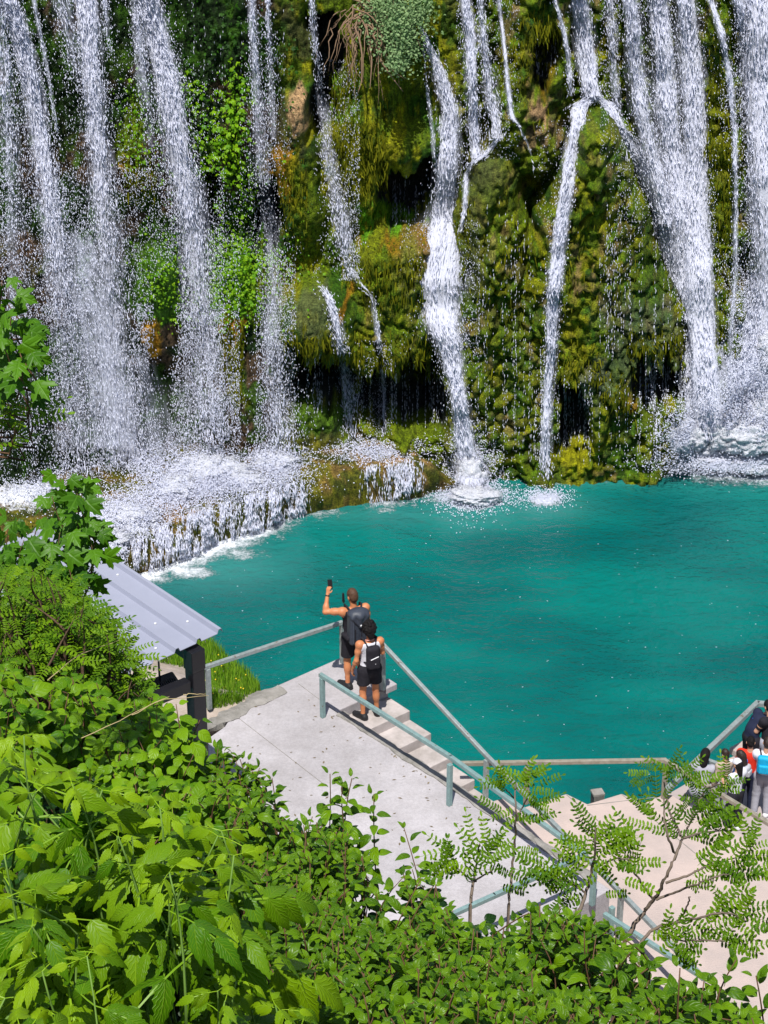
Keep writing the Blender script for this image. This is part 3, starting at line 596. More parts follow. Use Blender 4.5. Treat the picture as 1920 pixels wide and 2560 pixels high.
def heap(spec, name, label, seed=0):
    Ps, Ls, ws, dvs = [], [], [], []
    for (u, v, su, sv, n, h, base) in spec:
        n = int(n * 2.2); px = u + rng.normal(0, .5, n) * su; py = v + rng.normal(0, .5, n) * sv
        D = (ledD(px, py) if base == 'l' else (hitD(px, py))) - rng.uniform(0, h, n) * .6 - (.85 if base == 'f' else 0)
        P = pd(px, py, D); P[:, 2] += rng.uniform(0, 1, n) ** 2 * h
        Ps.append(P); Ls.append(rng.uniform(.015, .055, n)); ws.append(.010 + .024 * rng.random(n) ** 2); dvs.append(rng.normal(0, 1, (n, 3)))
    Vd, fd = spindles(np.concatenate(Ps), np.concatenate(dvs), np.concatenate(Ls), np.concatenate(ws))
    return tag(npmesh(name, Vd, [fd], DROP), label, 'foam', kind='stuff')
heap([(500, 1190, 130, 90, 4200, .35, 'l'), (690, 1160, 90, 70, 2600, .3, 'l'), (310, 1290, 120, 60, 2600, .25, 'l'), (600, 1215, 160, 40, 1800, .15, 'l'), (430, 1250, 120, 50, 1500, .2, 'l'), (230, 1360, 90, 70, 2200, .3, 'l'), (940, 1130, 130, 34, 1500, .12, 'l'), (370, 1180, 60, 60, 900, .3, 'l'), (110, 1210, 160, 70, 1500, .25, 'l')], 'foam', 'white churning foam heaped on the left rock ledge')
heap([(1175, 1190, 80, 90, 2600, .25, 'w'), (1180, 1245, 110, 30, 1500, .1, 'w'), (1365, 1245, 60, 24, 700, .1, 'w')], 'foam', 'white splash where the middle streams strike the pool')
heap([(1800, 1050, 170, 60, 1300, .5, 'f'), (1715, 1110, 50, 50, 500, .3, 'f'), (1800, 1165, 190, 26, 1500, .15, 'f'), (1765, 1095, 120, 60, 1500, .4, 'f'), (1870, 1085, 130, 90, 1900, .4, 'f'), (1890, 960, 80, 120, 900, .4, 'f'), (1720, 1125, 70, 44, 1500, .2, 'l'), (1850, 1135, 150, 40, 2600, .2, 'l'), (1750, 1060, 80, 60, 2200, .3, 'l'), (1850, 1060, 130, 60, 3600, .3, 'l'), (1830, 1120, 150, 50, 2200, .2, 'l'), (1760, 1105, 90, 34, 1800, .25, 'l'), (1860, 1105, 110, 34, 2200, .25, 'l'), (1900, 1000, 60, 80, 1800, .3, 'w'), (1880, 800, 60, 160, 1500, .3, 'w'), (1800, 1165, 160, 20, 1200, .08, 'w')], 'foam', 'white foam boiling under the wide right curtain')
# churned foam bodies under the strongest falls
def foam_mat():
    m, k, b, o = newmat('churned foam'); g = k.n('ShaderNodeTexCoord').outputs['Object']; c = k.attr('core')
    n1 = k.noise(g, 9, 8, .75); n2 = k.noise(k.vmul(g, (1, 1, .5)), 40, 3, .6); v = k.math('ADD', k.math('ADD', k.math('MULTIPLY', n1, .75), k.math('MULTIPLY', n2, .35)), k.math('MULTIPLY', c, .42))
    a = k.rng(v, .55, .84); b.inputs['Roughness'].default_value = .7; b.inputs['Specular IOR Level'].default_value = .2
    k.L(k.mix(k.rng(n1, .35, .65), (.74, .77, .88), (.86, .87, .94)), b.inputs['Base Color']); k.L(k.bump(k.math('ADD', n1, k.math('MULTIPLY', n2, .5)), 1., .1), b.inputs['Normal'])
    tr = k.n('ShaderNodeBsdfTransparent'); mx = k.n('ShaderNodeMixShader'); k.L(a, mx.inputs[0]); k.L(tr.outputs[0], mx.inputs[1]); k.L(b.outputs[0], mx.inputs[2]); k.L(mx.outputs[0], o.inputs[0]); return m
FOAM = foam_mat()
def churn(label, spec):
    import bmesh
    bm = bmesh.new(); core = []
    for (u, v, fwd, rx, ry, rz, sd) in spec:
        P = pd(u, v, float((hitD if fwd >= 0 else ledD)(np.array([float(u)]), np.array([float(v)]))[0]) - max(fwd, 0)); r_ = bmesh.ops.create_icosphere(bm, subdivisions=5, radius=1.0)
        A = np.array([q.co[:] for q in r_['verts']]); f_ = fbm(A[:, 0] * 2.6 + sd, A[:, 2] * 2.6 + A[:, 1] * 1.9, 5, 5) + .5 * fbm(A[:, 0] * 8 + sd, A[:, 2] * 8 + A[:, 1] * 5, 9, 3)
        core.append(np.clip(-A[:, 1], 0, 1) * .7 + np.clip(A[:, 2], 0, 1) * .45); A = A * (.45 + .75 * f_)[:, None]
        for q, a in zip(r_['verts'], A): q.co = Vector((P[0] + a[0] * rx, P[1] + a[1] * ry, P[2] + a[2] * rz))
    me = bpy.data.meshes.new('foam'); bm.to_mesh(me); bm.free(); at = me.attributes.new('core', 'FLOAT', 'POINT'); at.data.foreach_set('value', np.concatenate(core).astype(np.float32)); return tag(link('foam', me, FOAM), label, 'foam', kind='stuff')
churn('bright white churned foam where the right curtain hits its rock ledge', [(1735, 1085, .75, .45, .4, .38, 1), (1770, 1110, .8, .6, .4, .30, 2), (1820, 1085, .8, .6, .4, .42, 3), (1880, 1095, .85, .7, .4, .42, 4), (1915, 1040, .7, .5, .4, .55, 5), (1790, 1145, .7, .7, .4, .2, 6), (1890, 1150, .7, .8, .4, .22, 7), (1900, 960, .5, .32, .3, .5, 8), (1925, 880, .45, .3, .3, .5, 9), (1700, 1100, .6, .3, .3, .22, 10)])
churn('bright white churned foam on the ledge below the long left streams', [(500, 1190, -1, .7, .5, .42, 11), (440, 1220, -1, .6, .5, .24, 12), (560, 1180, -1, .55, .4, .32, 13), (690, 1160, -1, .5, .4, .28, 14), (320, 1290, -1, .7, .5, .24, 15), (250, 1345, -1, .7, .5, .24, 16), (610, 1200, -1, .5, .4, .2, 17)])
churn('bright white churned foam where the middle stream meets the pool', [(1176, 1200, .35, .34, .25, .46, 21), (1186, 1238, .35, .5, .3, .15, 22)])
# glints of the pool, put in as tiny white flecks
px = rng.uniform(500, 1920, 170); py = 1300 + 680 * rng.random(170) ** .8; P = pz(px, py, .012)
Vd, fd = spindles(P, np.stack([rng.normal(1, .3, 170), rng.normal(0, .3, 170), np.zeros(170)], -1), rng.uniform(.015, .045, 170), .005 + .014 * rng.random(170) ** 3)
tag(npmesh('glint_flecks', Vd, [fd], DROP), 'tiny white flecks standing for glints on the turquoise pool', 'foam', kind='stuff')

# ------------------------------------------------------------------ mist hanging at the foot of the left falls
def mist(label, u, v, D, rx, ry, rz, dens):
    P = pd(u, v, D); import bmesh
    bm = bmesh.new(); bmesh.ops.create_icosphere(bm, subdivisions=4, radius=1.0)
    for q in bm.verts: 
        n_ = 1 + .25 * (fbm(np.array([q.co.x * 1.3 + u]), np.array([q.co.z * 1.3 + q.co.y]), 3)[0] - .5); q.co = Vector((P[0] + q.co.x * rx * n_, P[1] + q.co.y * ry * n_, P[2] + q.co.z * rz * n_))
    me = bpy.data.meshes.new('mist'); bm.to_mesh(me); bm.free(); m = bpy.data.materials.new('mist'); m.use_nodes = True; t = m.node_tree; t.nodes.remove(t.nodes['Principled BSDF'])
    vv = t.nodes.new('ShaderNodeVolumePrincipled'); vv.inputs['Color'].default_value = (.9, .93, 1, 1); vv.inputs['Density'].default_value = dens; vv.inputs['Anisotropy'].default_value = .1
    t.links.new(vv.outputs[0], t.nodes['Material Output'].inputs['Volume']); tag(link('mist', me, m), label, 'mist', kind='stuff')
mist('pale mist hanging where the left streams hit the ledge', 300, 1060, 41.5, 2.8, .9, 1.9, .26)
mist('pale mist above the foaming ledge beside the sparse stream', 620, 1090, 42.5, 1.6, .8, 1., .25)
mist('pale mist rising at the right edge cascade', 1880, 1020, 43.5, 1.0, .7, 1.2, .22)

# ------------------------------------------------------------------ concrete platform, stairs, terrace
TA = R(40); TX, TY = math.sin(TA), -math.cos(TA)          # t: down the stairs, n: away from the water
ZP, ZT, ZW = 1.9, .92, .40
K0 = pz(853, 1645, ZP); tv = V3((TX, TY, 0)); nv_ = V3((-math.cos(TA), -math.sin(TA), 0))
def fr(t, n, z): return V3((K0[0], K0[1], 0)) + tv * t + nv_ * n + V3((0, 0, z))
def tofr(P): q = P - K0; return float(q @ tv), float(q @ nv_)
CONC = M('pale concrete', (.47, .445, .465), .85, .2, bump=.35, bscale=60, var=.16, vscale=2.3, col2=(.39, .365, .375), bdet=8)
CONP = M('pinkish concrete', (.54, .435, .395), .85, .2, bump=.45, bscale=40, var=.14, vscale=1.1, col2=(.43, .36, .335), bdet=8)
CONG = M('grey worn concrete', (.33, .31, .29), .9, .2, bump=.7, bscale=26, var=.16, vscale=5, col2=(.20, .19, .17), bdet=8)
GALV = M('galvanised steel', (.40, .45, .45), .5, .5, .35, bump=.15, bscale=80, var=.14, vscale=14, col2=(.27, .32, .32))
GALT = M('grey green painted steel', (.26, .40, .39), .5, .5, .2, bump=.15, bscale=80, var=.14, vscale=12, col2=(.20, .30, .30))
RAILT = M('tan weathered rail', (.36, .33, .27), .6, .4, .2, var=.14, vscale=12, col2=(.26, .23, .18))
BLK = M('black painted steel', (.012, .012, .016), .38, .5, bump=.1, bscale=20)
for mm in (GALV, GALT):
    k_ = NT(mm); b_ = mm.node_tree.nodes['Principled BSDF']; g_ = k_.n('ShaderNodeTexCoord').outputs['Object']; c_ = b_.inputs['Base Color'].links[0].from_socket
    k_.L(k_.mix(k_.rng(k_.noise(g_, 9, 6, .75), .60, .68), c_, (.20, .12, .07)), b_.inputs['Base Color'])
# add scratches and gouges to the platform's concrete through fine streak noise
t_ = CONC.node_tree; k_ = NT(CONC); b_ = t_.nodes['Principled BSDF']; g_ = k_.n('ShaderNodeTexCoord').outputs['Object']
base_ = b_.inputs['Base Color'].links[0].from_socket
s1 = k_.noise(k_.vmul(g_, (1, 1, 1)), 24, 8, .75); rot_ = k_.n('ShaderNodeMapping'); k_.L(g_, rot_.inputs[0]); rot_.inputs['Rotation'].default_value = (0, 0, R(58)); rot_.inputs['Scale'].default_value = (1, 9, 1)
s2 = k_.noise(rot_.outputs[0], 2.6, 6, .7); s3 = k_.noise(g_, .55, 3, .5)
f_ = k_.math('MULTIPLY', k_.rng(s1, .32, .68, .9, 1.1), k_.math('MULTIPLY', k_.rng(s2, .62, .74, 1, 1.2), k_.rng(s3, .35, .65, .88, 1.08)))
x_ = k_.n('ShaderNodeVectorMath', operation='SCALE'); k_.L(base_, x_.inputs[0]); k_.L(f_, x_.inputs['Scale']); k_.L(x_.outputs[0], b_.inputs['Base Color'])
TS = .50; RI = (ZP - ZT) / 6; S0 = tofr(pz(970, 1720, ZP))[0]; WS = .98
TE = tofr(pz(1482, 2248, ZP))[0]
b = MB(); b.prism([fr(-.02, 0, 0), fr(S0, 0, 0), fr(S0, WS, 0), fr(TE, WS, 0), fr(TE, 10, 0), fr(-.05, 10, 0), fr(-.12, 3.9, 0), fr(.55, 3.1, 0), fr(.42, 2.6, 0), fr(.15, 2.2, 0), fr(.16, 1.7, 0), fr(0.0, 1.3, 0)], -.6, ZP)
plat = tag(b.build('platform', CONC, bevel=.015), kind='structure')
# stairs: one flight
b = MB()
for i in range(5):
    z = ZP - RI * (i + 1); t0 = S0 + TS * i + (0.004 if i else .003)
    b.prism([fr(t0, .0 if i else -.004, 0), fr(t0 + TS + .02, .0, 0), fr(t0 + TS + .02, WS - .005, 0), fr(t0, WS - .005, 0)], -.6 + .01 * i, z)
st = b.build('concrete_stairs', M('stair concrete', (.54, .485, .47), .85, .2, bump=.35, bscale=60, var=.17, vscale=3, col2=(.33, .295, .275), bdet=8), bevel=.012)
tag(st, 'five pale concrete steps running down beside the platform to the pink terrace', 'stairs')
# crumbling kerb along the platform edge above the stairs
def rough_strip(name, a, bq, wdt, hgt, mat, seed, label=None, cat=None, kind=None, n=60):
    a, bq = V3(a), V3(bq); d = bq - a; L = np.linalg.norm(d); d /= L; sd = np.cross(d, V3((0, 0, 1)))
    s = np.linspace(0, L, n); Vv = np.zeros((n, 6, 3))
    offs = [(-.5, -.04), (-.5, .6), (-.22, 1), (.2, .95), (.5, .5), (.5, -.04)]
    for j, (o, h) in enumerate(offs):
        nz = fbm(s * 4.5, np.full(n, j * 1.7), seed) - .5; n2 = fbm(s * 7, np.full(n, j * 2.3 + 8), seed) - .5
        Vv[:, j] = a + d * s[:, None] + sd * ((o * wdt + nz * wdt * .9)[:, None]) + V3((0, 0, 1)) * ((h * hgt * (1 + n2 * 1.2) if h > 0 else np.full(n, h)) [:, None] * np.ones(1))
    o = npmesh(name, Vv.reshape(-1, 3), gridfaces(n, 6), mat, None, False)
    return tag(o, label, cat, kind=kind)
rough_strip('worn_kerb', fr(S0 + .1, WS + .06, ZP), fr(TE - .3, WS + .02, ZP), .13, .035, CONG, 3, 'crumbling grey concrete kerb along the platform edge above the stairs', 'kerb')
rough_strip('worn_kerb', fr(.12, 1.3, ZP - .02), fr(.3, 3.6, ZP - .02), .26, .05, CONG, 5, 'broken grey concrete lip of the platform beside the grass', 'kerb')
b = MB(); c_ = pz(966, 1722, ZP); b.box(fr(S0 + .02, .04, ZP + .055), .11, .11, .055, [tv, nv_, V3((0, 0, 1))])
tag(b.build('concrete_block', CONC, bevel=.012), 'small square concrete block carrying the rail post at the top of the stairs', 'block')
q_ = rng.uniform(0, 1, (130, 2)); Pl = np.array([fr(.2 + a * 6, 1.15 + (b_ ** 2) * 3.2, ZP + .004) for a, b_ in q_]); an = rng.uniform(0, 6.28, 130); ll = rng.uniform(.012, .04, 130); dx = np.stack([np.cos(an), np.sin(an), 0 * an], -1) * ll[:, None]; dy = np.stack([-np.sin(an), np.cos(an), 0 * an], -1) * ll[:, None] * .4
tag(npmesh('leaf_litter', np.stack([Pl - dx, Pl - dy + V3((0, 0, .004)), Pl + dx, Pl + dy + V3((0, 0, .003))], 1).reshape(-1, 3), [np.arange(520).reshape(-1, 4)], M('dry leaf bits', (.22, .17, .10), .9, col2=(.12, .09, .05), var=.1, vscale=9)), 'tiny dry leaf bits scattered over the pale platform', 'leaf litter', kind='stuff')
# pink terrace with a saw-tooth edge towards the water
def z6(x, y): return 1100 + x / 2.023, 1650 + y / 2.023
tp = [pz(*z6(x, y), ZT) for x, y in [(236, 722), (340, 690), (430, 742), (640, 675), (745, 727), (920, 674), (1022, 724), (1120, 682), (1172, 680), (1330, 775), (1530, 880), (1659, 962), (2100, 1300), (2600, 2100)]]
tp += [fr(TE + 4, 9, 0), fr(TE + .6, 9, 0), fr(S0 + 2.55, 2, 0), fr(S0 + TS * 5 + .022, WS - .3, 0), fr(S0 + TS * 5 + .022, 0.0, 0)]
b = MB(); b.prism(tp, -.6, ZT); tag(b.build('terrace', CONP, bevel=.02), kind='structure')
wp = [pz(1668, 1985, ZW), pz(1835, 1888, ZW), pz(1887, 1858, ZW), pz(2000, 1850, ZW), pz(2300, 2000, ZW), pz(2400, 2600, ZW), pz(1900, 2500, ZW), pz(1700, 2100, ZW)]
b = MB(); b.prism(wp, -.65, ZW); tag(b.build('walkway', M('walkway concrete', (.43, .37, .36), .85, .2, bump=.3, bscale=50, var=.17, vscale=2, col2=(.36, .31, .30), bdet=8), bevel=.02), kind='structure')
def z2(x, y): return 1640 + x / 5.671, 1720 + y / 5.671
# low parapet on the walkway's water side
a_, b_2 = pz(1835, 1892, ZW), pz(1887, 1862, ZW)
b = MB(); b.bar(a_ + V3((0, 0, .06)), b_2 + V3((0, 0, .06)), .22, .12); tag(b.build('concrete_lip', CONP, bevel=.015), 'low pinkish concrete lip along the walkway beside the bending youth', 'kerb')
b = MB()
for (a0, n0, a1, n1) in [(S0 - 1.0, 1.0, S0 + .4, 1.08), (.3, 2.3, 2.6, 2.4)]: b.bar(fr(a0, n0, ZP + .002), fr(a1, n1, ZP + .002), .008, .005)
for (p_, q_2) in [((640, 682), (900, 905)), ((920, 680), (1330, 1010)), ((745, 735), (1130, 690))]:
    pa, pb_ = pz(*z6(*p_), ZT + .002), pz(*z6(*q_2), ZT + .002); m_ = (pa + pb_) / 2 + V3((rng.normal(0, .02), rng.normal(0, .02), 0)); b.bar(pa, m_, .012, .006); b.bar(m_, pb_, .012, .006)
tag(b.build('paving_joints', CONG), kind='structure')
# ribbed grey block by the water
P = pz(1494, 2003, .30); cb_ = P + V3((0.0, 0.05, 0.0))
rt_ = empty('ribbed_block', cb_); tag(rt_, 'small grey ribbed block standing in the water beside the saw-tooth terrace', 'block')
b = MB(); ax = [V3((.97, .24, 0)), V3((-.24, .97, 0)), V3((0, 0, 1))]; b.box(cb_ + V3((0, 0, -.20)), .085, .07, .30, ax); attach(b.build('body', M('dark concrete', (.07, .07, .075), .9, bump=.3)), rt_)
b = MB(); b.box(cb_ + V3((0, 0, .125)), .095, .085, .025, ax); attach(b.build('cap', CONG, bevel=.01), rt_)
b = MB()
for i in range(9): b.box(cb_ + ax[0] * (-.076 + .019 * i) - ax[1] * .078 + V3((0, 0, -.20)), .005, .010, .30, ax)
attach(b.build('ribs', CONG), rt_)
# rubble at the near end of the platform
for i, (u, v, s_) in enumerate([(1452, 2292, .16), (1490, 2300, .2), (1520, 2318, .15), (1471, 2326, .14)]):
    P = pz(u, v, ZT + .1); q = rng.normal(0, 1, (60, 3)); q = nrm(q) * s_ * (1 + .25 * rng.normal(0, 1, (60, 1)).clip(-1, 1)); 
    import bmesh
    bm = bmesh.new(); [bm.verts.new(P + p * V3((1, 1, .7))) for p in q]; r_ = bmesh.ops.convex_hull(bm, input=bm.verts); bmesh.ops.delete(bm, geom=[v_ for v_ in bm.verts if not v_.link_faces], context='VERTS')
    me = bpy.data.meshes.new('rubble_stone'); bm.to_mesh(me); bm.free(); o = link('rubble_stone', me, CONG, smooth=False)
    tag(o, 'broken grey concrete chunk lying under the locust leaves at the platform end', 'stone', 'rubble at the platform end')

# ------------------------------------------------------------------ railings
def railing(label, tops, zt, posts, zb, mat, lower=None, w=.062, root_name='railing', mat2=None):
    """tops: pixel points of the hand rail at heights zt; posts: index or pixel points (foot px) with foot height"""
    P = [pz(u, v, z) for (u, v), z in zip(tops, zt)]
    rt = empty(root_name, P[0] * V3((1, 1, 0)) + V3((0, 0, zb))); tag(rt, label, 'railing')
    for i in range(len(P) - 1):
        a, c = P[i], P[i + 1]; d = nrm(c - a)
        b = MB(); b.bar(a - d * (.03 if i == 0 else -.0), c + d * .03, w, w); attach(b.build('handrail', mat, bevel=.006), rt)
    for (u, v, z, zt_, *q) in posts:
        f = pz(u, v, z)
        b = MB(); b.bar(f, f + V3((0, 0, zt_ - z - w / 2 - .002)), .066, .066); po = attach(b.build('post', (mat2 or mat), bevel=.006), rt)
        b = MB(); b.box(f + V3((0, 0, .012)), .095, .095, .012, [tv, nv_, V3((0, 0, 1))]); fo = b.build('base_plate', mat2 or mat, bevel=.004); fo.parent = po; fo.matrix_parent_inverse = po.matrix_parent_inverse.copy()
    for (a, c, za, zc) in (lower or []):
        b = MB(); b.bar(pz(*a, za), pz(*c, zc), w * .8, w * .8); attach(b.build('lower_rail', mat2 or mat), rt)
    return rt
def ztop(u, vf, vt, z):
    """height of a post top at pixel row vt above a foot at (u, vf, z)"""
    f = pz(u, vf, z); best = None
    for h in np.arange(.6, 1.4, .005):
        _, vv, _ = proj((f + V3((0, 0, h)))[None])
        if vv[0] <= vt: return z + h
    return z + 1.0
H1 = ztop(807, 1792, 1690, ZP); 
railing('long galvanised level rail between the black roof post and the man', [(512, 1668), (853, 1557)], [ztop(522, 1771, 1667, ZP)] * 2, [(524, 1772, ZP, ztop(522, 1771, 1667, ZP)), (856, 1657, ZP, ztop(522, 1771, 1667, ZP))], ZP, GALV)
zR1 = ztop(957, 1722, 1612, ZP); zR2 = ztop(1213, 2013, 1894, ZT)
railing('long sloping galvanised rail on the water side of the stairs, passing behind the woman', [(946, 1600), (1213, 1886), (1463, 2140), (1757, 2444)], [zR1, zR2, zR2 - .0, zR2], [(957, 1724, ZP + .11, zR1), (1213, 2014, ZT, zR2), (1545, 2355, ZT, zR2)], ZT, GALV)
z3 = ztop(807, 1792, 1690, ZP)
railing('grey green guard rail in front of the couple, turning back at the platform corner', [(803, 1688), (1125, 1892), (1463, 2137), (1238, 2238), (1010, 2340)], [z3] * 5, [(807, 1793, ZP, z3), (1123, 2013, ZP, z3), (1480, 2262, ZP, z3)], ZP, GALT)
zq = ztop(1315, 2008, 1912, ZT)
railing('tan weathered rail running straight across the turquoise water at the terrace edge', [(1152, 1909), (1661, 1901), (1800, 1985), (1930, 2064)], [zq, zq, zq - .1, zq - .15], [(1315, 2009, ZT, zq), (1659, 1996, ZT, zq)], ZT, RAILT)
zw = ztop(1887, 1862, 1766, ZW)
railing('grey rail rising along the walkway to its far corner behind the bending youth', [(1668, 1974), (1893, 1759), (1960, 1764)], [zw] * 3, [(1886, 1864, ZW, zw)], ZW, GALV, lower=[(z2(680, 1015), z2(915, 1100), ZW + .75, ZW + .75)], w=.08)
b = MB(); b.bar(pz(*z2(600, 1120), ZW + .5), pz(*z2(690, 1015), ZW + .75), .05, .05)
lowr = railing('low rust tinted rail on the terrace near the lower right, below the locust tree', [(1515, 2288), (1762, 2446)], [ZT + 1.0] * 2, [(1521, 2412, ZT, ZT + 1.0)], ZT, GALT)

# ------------------------------------------------------------------ shelter: corrugated roof on black posts
ZR = 5.4; Cc = pz(557, 1578, ZR); rt = empty('shelter', pz(484, 1612, ZR - .05) * V3((1, 1, 0)) + V3((0, 0, ZP))); tag(rt, 'open shelter with a lilac grey corrugated roof and a thick black post', 'shelter')
ROOF = M('lilac grey roof sheet', (.33, .345, .43), .5, .3, .0, bump=.05, bscale=8, var=.2, vscale=1.2, col2=(.29, .305, .385))
pts = []; pit = .335; 
for i in range(16):
    a = i * pit
    pts += [(a, 0), (a + .022, .055), (a + .065, .055), (a + .087, 0)]
pts = np.array(pts + [(16 * pit, 0)]); Lr = 4.0
Vv = []
for s in (-.0, Lr):
    for (n, h) in pts: Vv.append(Cc + nv_ * n - tv * s + V3((0, 0, h - n * .05)))
Vv = np.array(Vv); m = len(pts); Vb = Vv - V3((0, 0, .008))
Va = np.concatenate([Vv, Vb]); f = gridfaces(2, m); f2 = f[:, ::-1] + 2 * m
e = [(i, i + 1, 2 * m + i + 1, 2 * m + i) for i in range(m - 1)]
attach(npmesh('roof', Va, [np.concatenate([f, f2, np.array(e)])], ROOF, smooth=False), rt)
SCR = M('white screw', (.8, .8, .8), .4)
for i in range(1, 8):
    for q in (.25, 1.9, 3.6):
        b = MB(); b.box(Cc + nv_ * (i * pit - .13) - tv * (q + .25 * (i % 3)) + V3((0, 0, .010 - (i * pit - .13) * .05)), .014, .014, .006); attach(b.build('roof_screw', SCR), rt)
zt = ZR - .05; pb = pz(484, 1612, zt)
b = MB(); b.box(np.array([pb[0], pb[1], (ZP + zt) / 2 - .04]), .095, .09, (zt - ZP) / 2 - .02, [nv_, tv, V3((0, 0, 1))]); attach(b.build('post', BLK, bevel=.008), rt)
b = MB(); b.box(np.array([pb[0], pb[1], zt - .20]), .104, .099, .15, [nv_, tv, V3((0, 0, 1))]); attach(b.build('post_collar', BLK, bevel=.008), rt)
b = MB(); q = V3((pb[0], pb[1], zt - .55)); b.bar(q + nv_ * .12, q + nv_ * 3.6, .14, .16); attach(b.build('cross_beam', BLK, bevel=.006), rt)
b = MB(); q = V3((pb[0], pb[1], zt - .20)); b.bar(q - tv * .1, q - tv * 4.2, .12, .12); attach(b.build('eave_beam', BLK), rt)
for s in (4.0,):
    b = MB(); q = V3((pb[0], pb[1], 0)) - tv * s; b.box(q + V3((0, 0, (ZP + zt) / 2 - .8)), .11, .11, (zt - ZP) / 2 + .75, [nv_, tv, V3((0, 0, 1))]); attach(b.build('post', BLK, bevel=.008), rt)
b = MB(); q = V3((pb[0], pb[1], 0)) + nv_ * 3.5; b.box(q + V3((0, 0, (ZP + zt) / 2)), .11, .11, (zt - ZP) / 2, [nv_, tv, V3((0, 0, 1))]); attach(b.build('post', BLK, bevel=.008), rt)
# floodlight under the cross beam
fl = pz(400, 1712, zt - .95); fr_ = empty('floodlight', fl); tag(fr_, 'black ribbed floodlight hanging under the shelter beam', 'floodlight')
b = MB(); ax = [nrm(V3((.9, .4, .15))), nrm(V3((-.4, .9, 0))), V3((0, 0, 1))]; ax[2] = np.cross(ax[0], ax[1]); b.box(fl, .24, .15, .05, ax); attach(b.build('housing', BLK, bevel=.03), fr_)
b = MB()
for i in range(15): b.box(fl + ax[0] * (-.2 + .0285 * i) - ax[1] * .10 + ax[2] * .06, .006, .07, .02, ax)
attach(b.build('cooling_fins', M('dark grey metal', (.06, .06, .065), .5)), fr_)
b = MB(); b.bar(fl, fl + V3((0, 0, .36)), .02, .02); attach(b.build('bracket', BLK), fr_)
# bank beside the shelter: pale ground and grass
gp = [pz(530, 1775, 1.7), pz(600, 1762, 1.6), pz(655, 1728, 1.45), pz(640, 1690, .9), pz(585, 1660, .5), pz(545, 1625, .2), pz(500, 1580, .05), pz(380, 1560, .05), pz(200, 1560, .1), pz(200, 1800, 1.8), pz(430, 1830, 1.85)]
n = 60; xs = np.linspace(-7, -1, 90); ys = np.linspace(24.5, 33, 110); gx, gy = np.meshgrid(xs, ys, indexing='ij')
q = np.stack([gx - K0[0], gy - K0[1]], -1); gt = q @ tv[:2]; gn = q @ nv_[:2]
# bank height: level with the platform at t=0.3, dropping to the water beyond t=-1.5; only left of n=2
nb_ = np.interp(gt, [-6, -4.2, -2.56, -1.18, -.15, 0], [-.9, -.38, .18, .73, 1.4, 1.5]) + (fbm(gx * 1.5, gy * 1.5, 33) - .5) * .3; zb_ = np.interp(gt, [-6, -4.2, -2.56, -1.18, -.15], [-.1, .05, .45, .95, 1.7])
hz_ = np.where(gn > nb_, np.minimum(zb_ + (gn - nb_) * .55, 1.82), zb_ - (nb_ - gn) * 2.2) + (fbm(gx * 3, gy * 3, 34) - .5) * .10
hz_ = np.where(gt > .0, np.minimum(hz_, 1.7), hz_)
GRD = M('pale trodden ground', (.50, .42, .38), .9, .2, bump=.5, bscale=20, var=.16, vscale=3, col2=(.36, .30, .24))
tag(npmesh('bank', np.stack([gx, gy, hz_], -1).reshape(-1, 3), gridfaces(90, 110), GRD), kind='structure')
def bankz(x, y):
    i = np.clip(((x + 7) / 6 * 89), 0, 88).astype(int); j = np.clip((y - 24.5) / 8.5 * 109, 0, 108).astype(int); return hz_[i, j]

# ------------------------------------------------------------------ hillside under the viewpoint
yy = np.array([-8, -4, 0, 2, 4.5, 6, 8, 10, 14, 17, 19, 20.5]); zz = np.array([17.2, 17, 16.6, 15.3, 12.9, 11.8, 10.4, 8.8, 5.2, 2.2, .7, .2])
xs = np.linspace(-22, 22, 150); ys = np.linspace(-8, 20.5, 120); gx, gy = np.meshgrid(xs, ys, indexing='ij')
gz = np.interp(gy, yy, zz) + (fbm(gx * .5, gy * .5, 44) - .5) * .7 + (fbm(gx * 2, gy * 2, 45) - .5) * .25 - .25
def hillz(x, y): return float(np.interp(y, yy, zz)) - .3
SOIL = M('leafy dark soil', (.018, .03, .008), .9, .2, bump=.8, bscale=12, var=.15, vscale=5, col2=(.04, .032, .018))
tag(npmesh('hillside', np.stack([gx, gy, gz], -1).reshape(-1, 3), gridfaces(150, 120), SOIL), kind='structure')


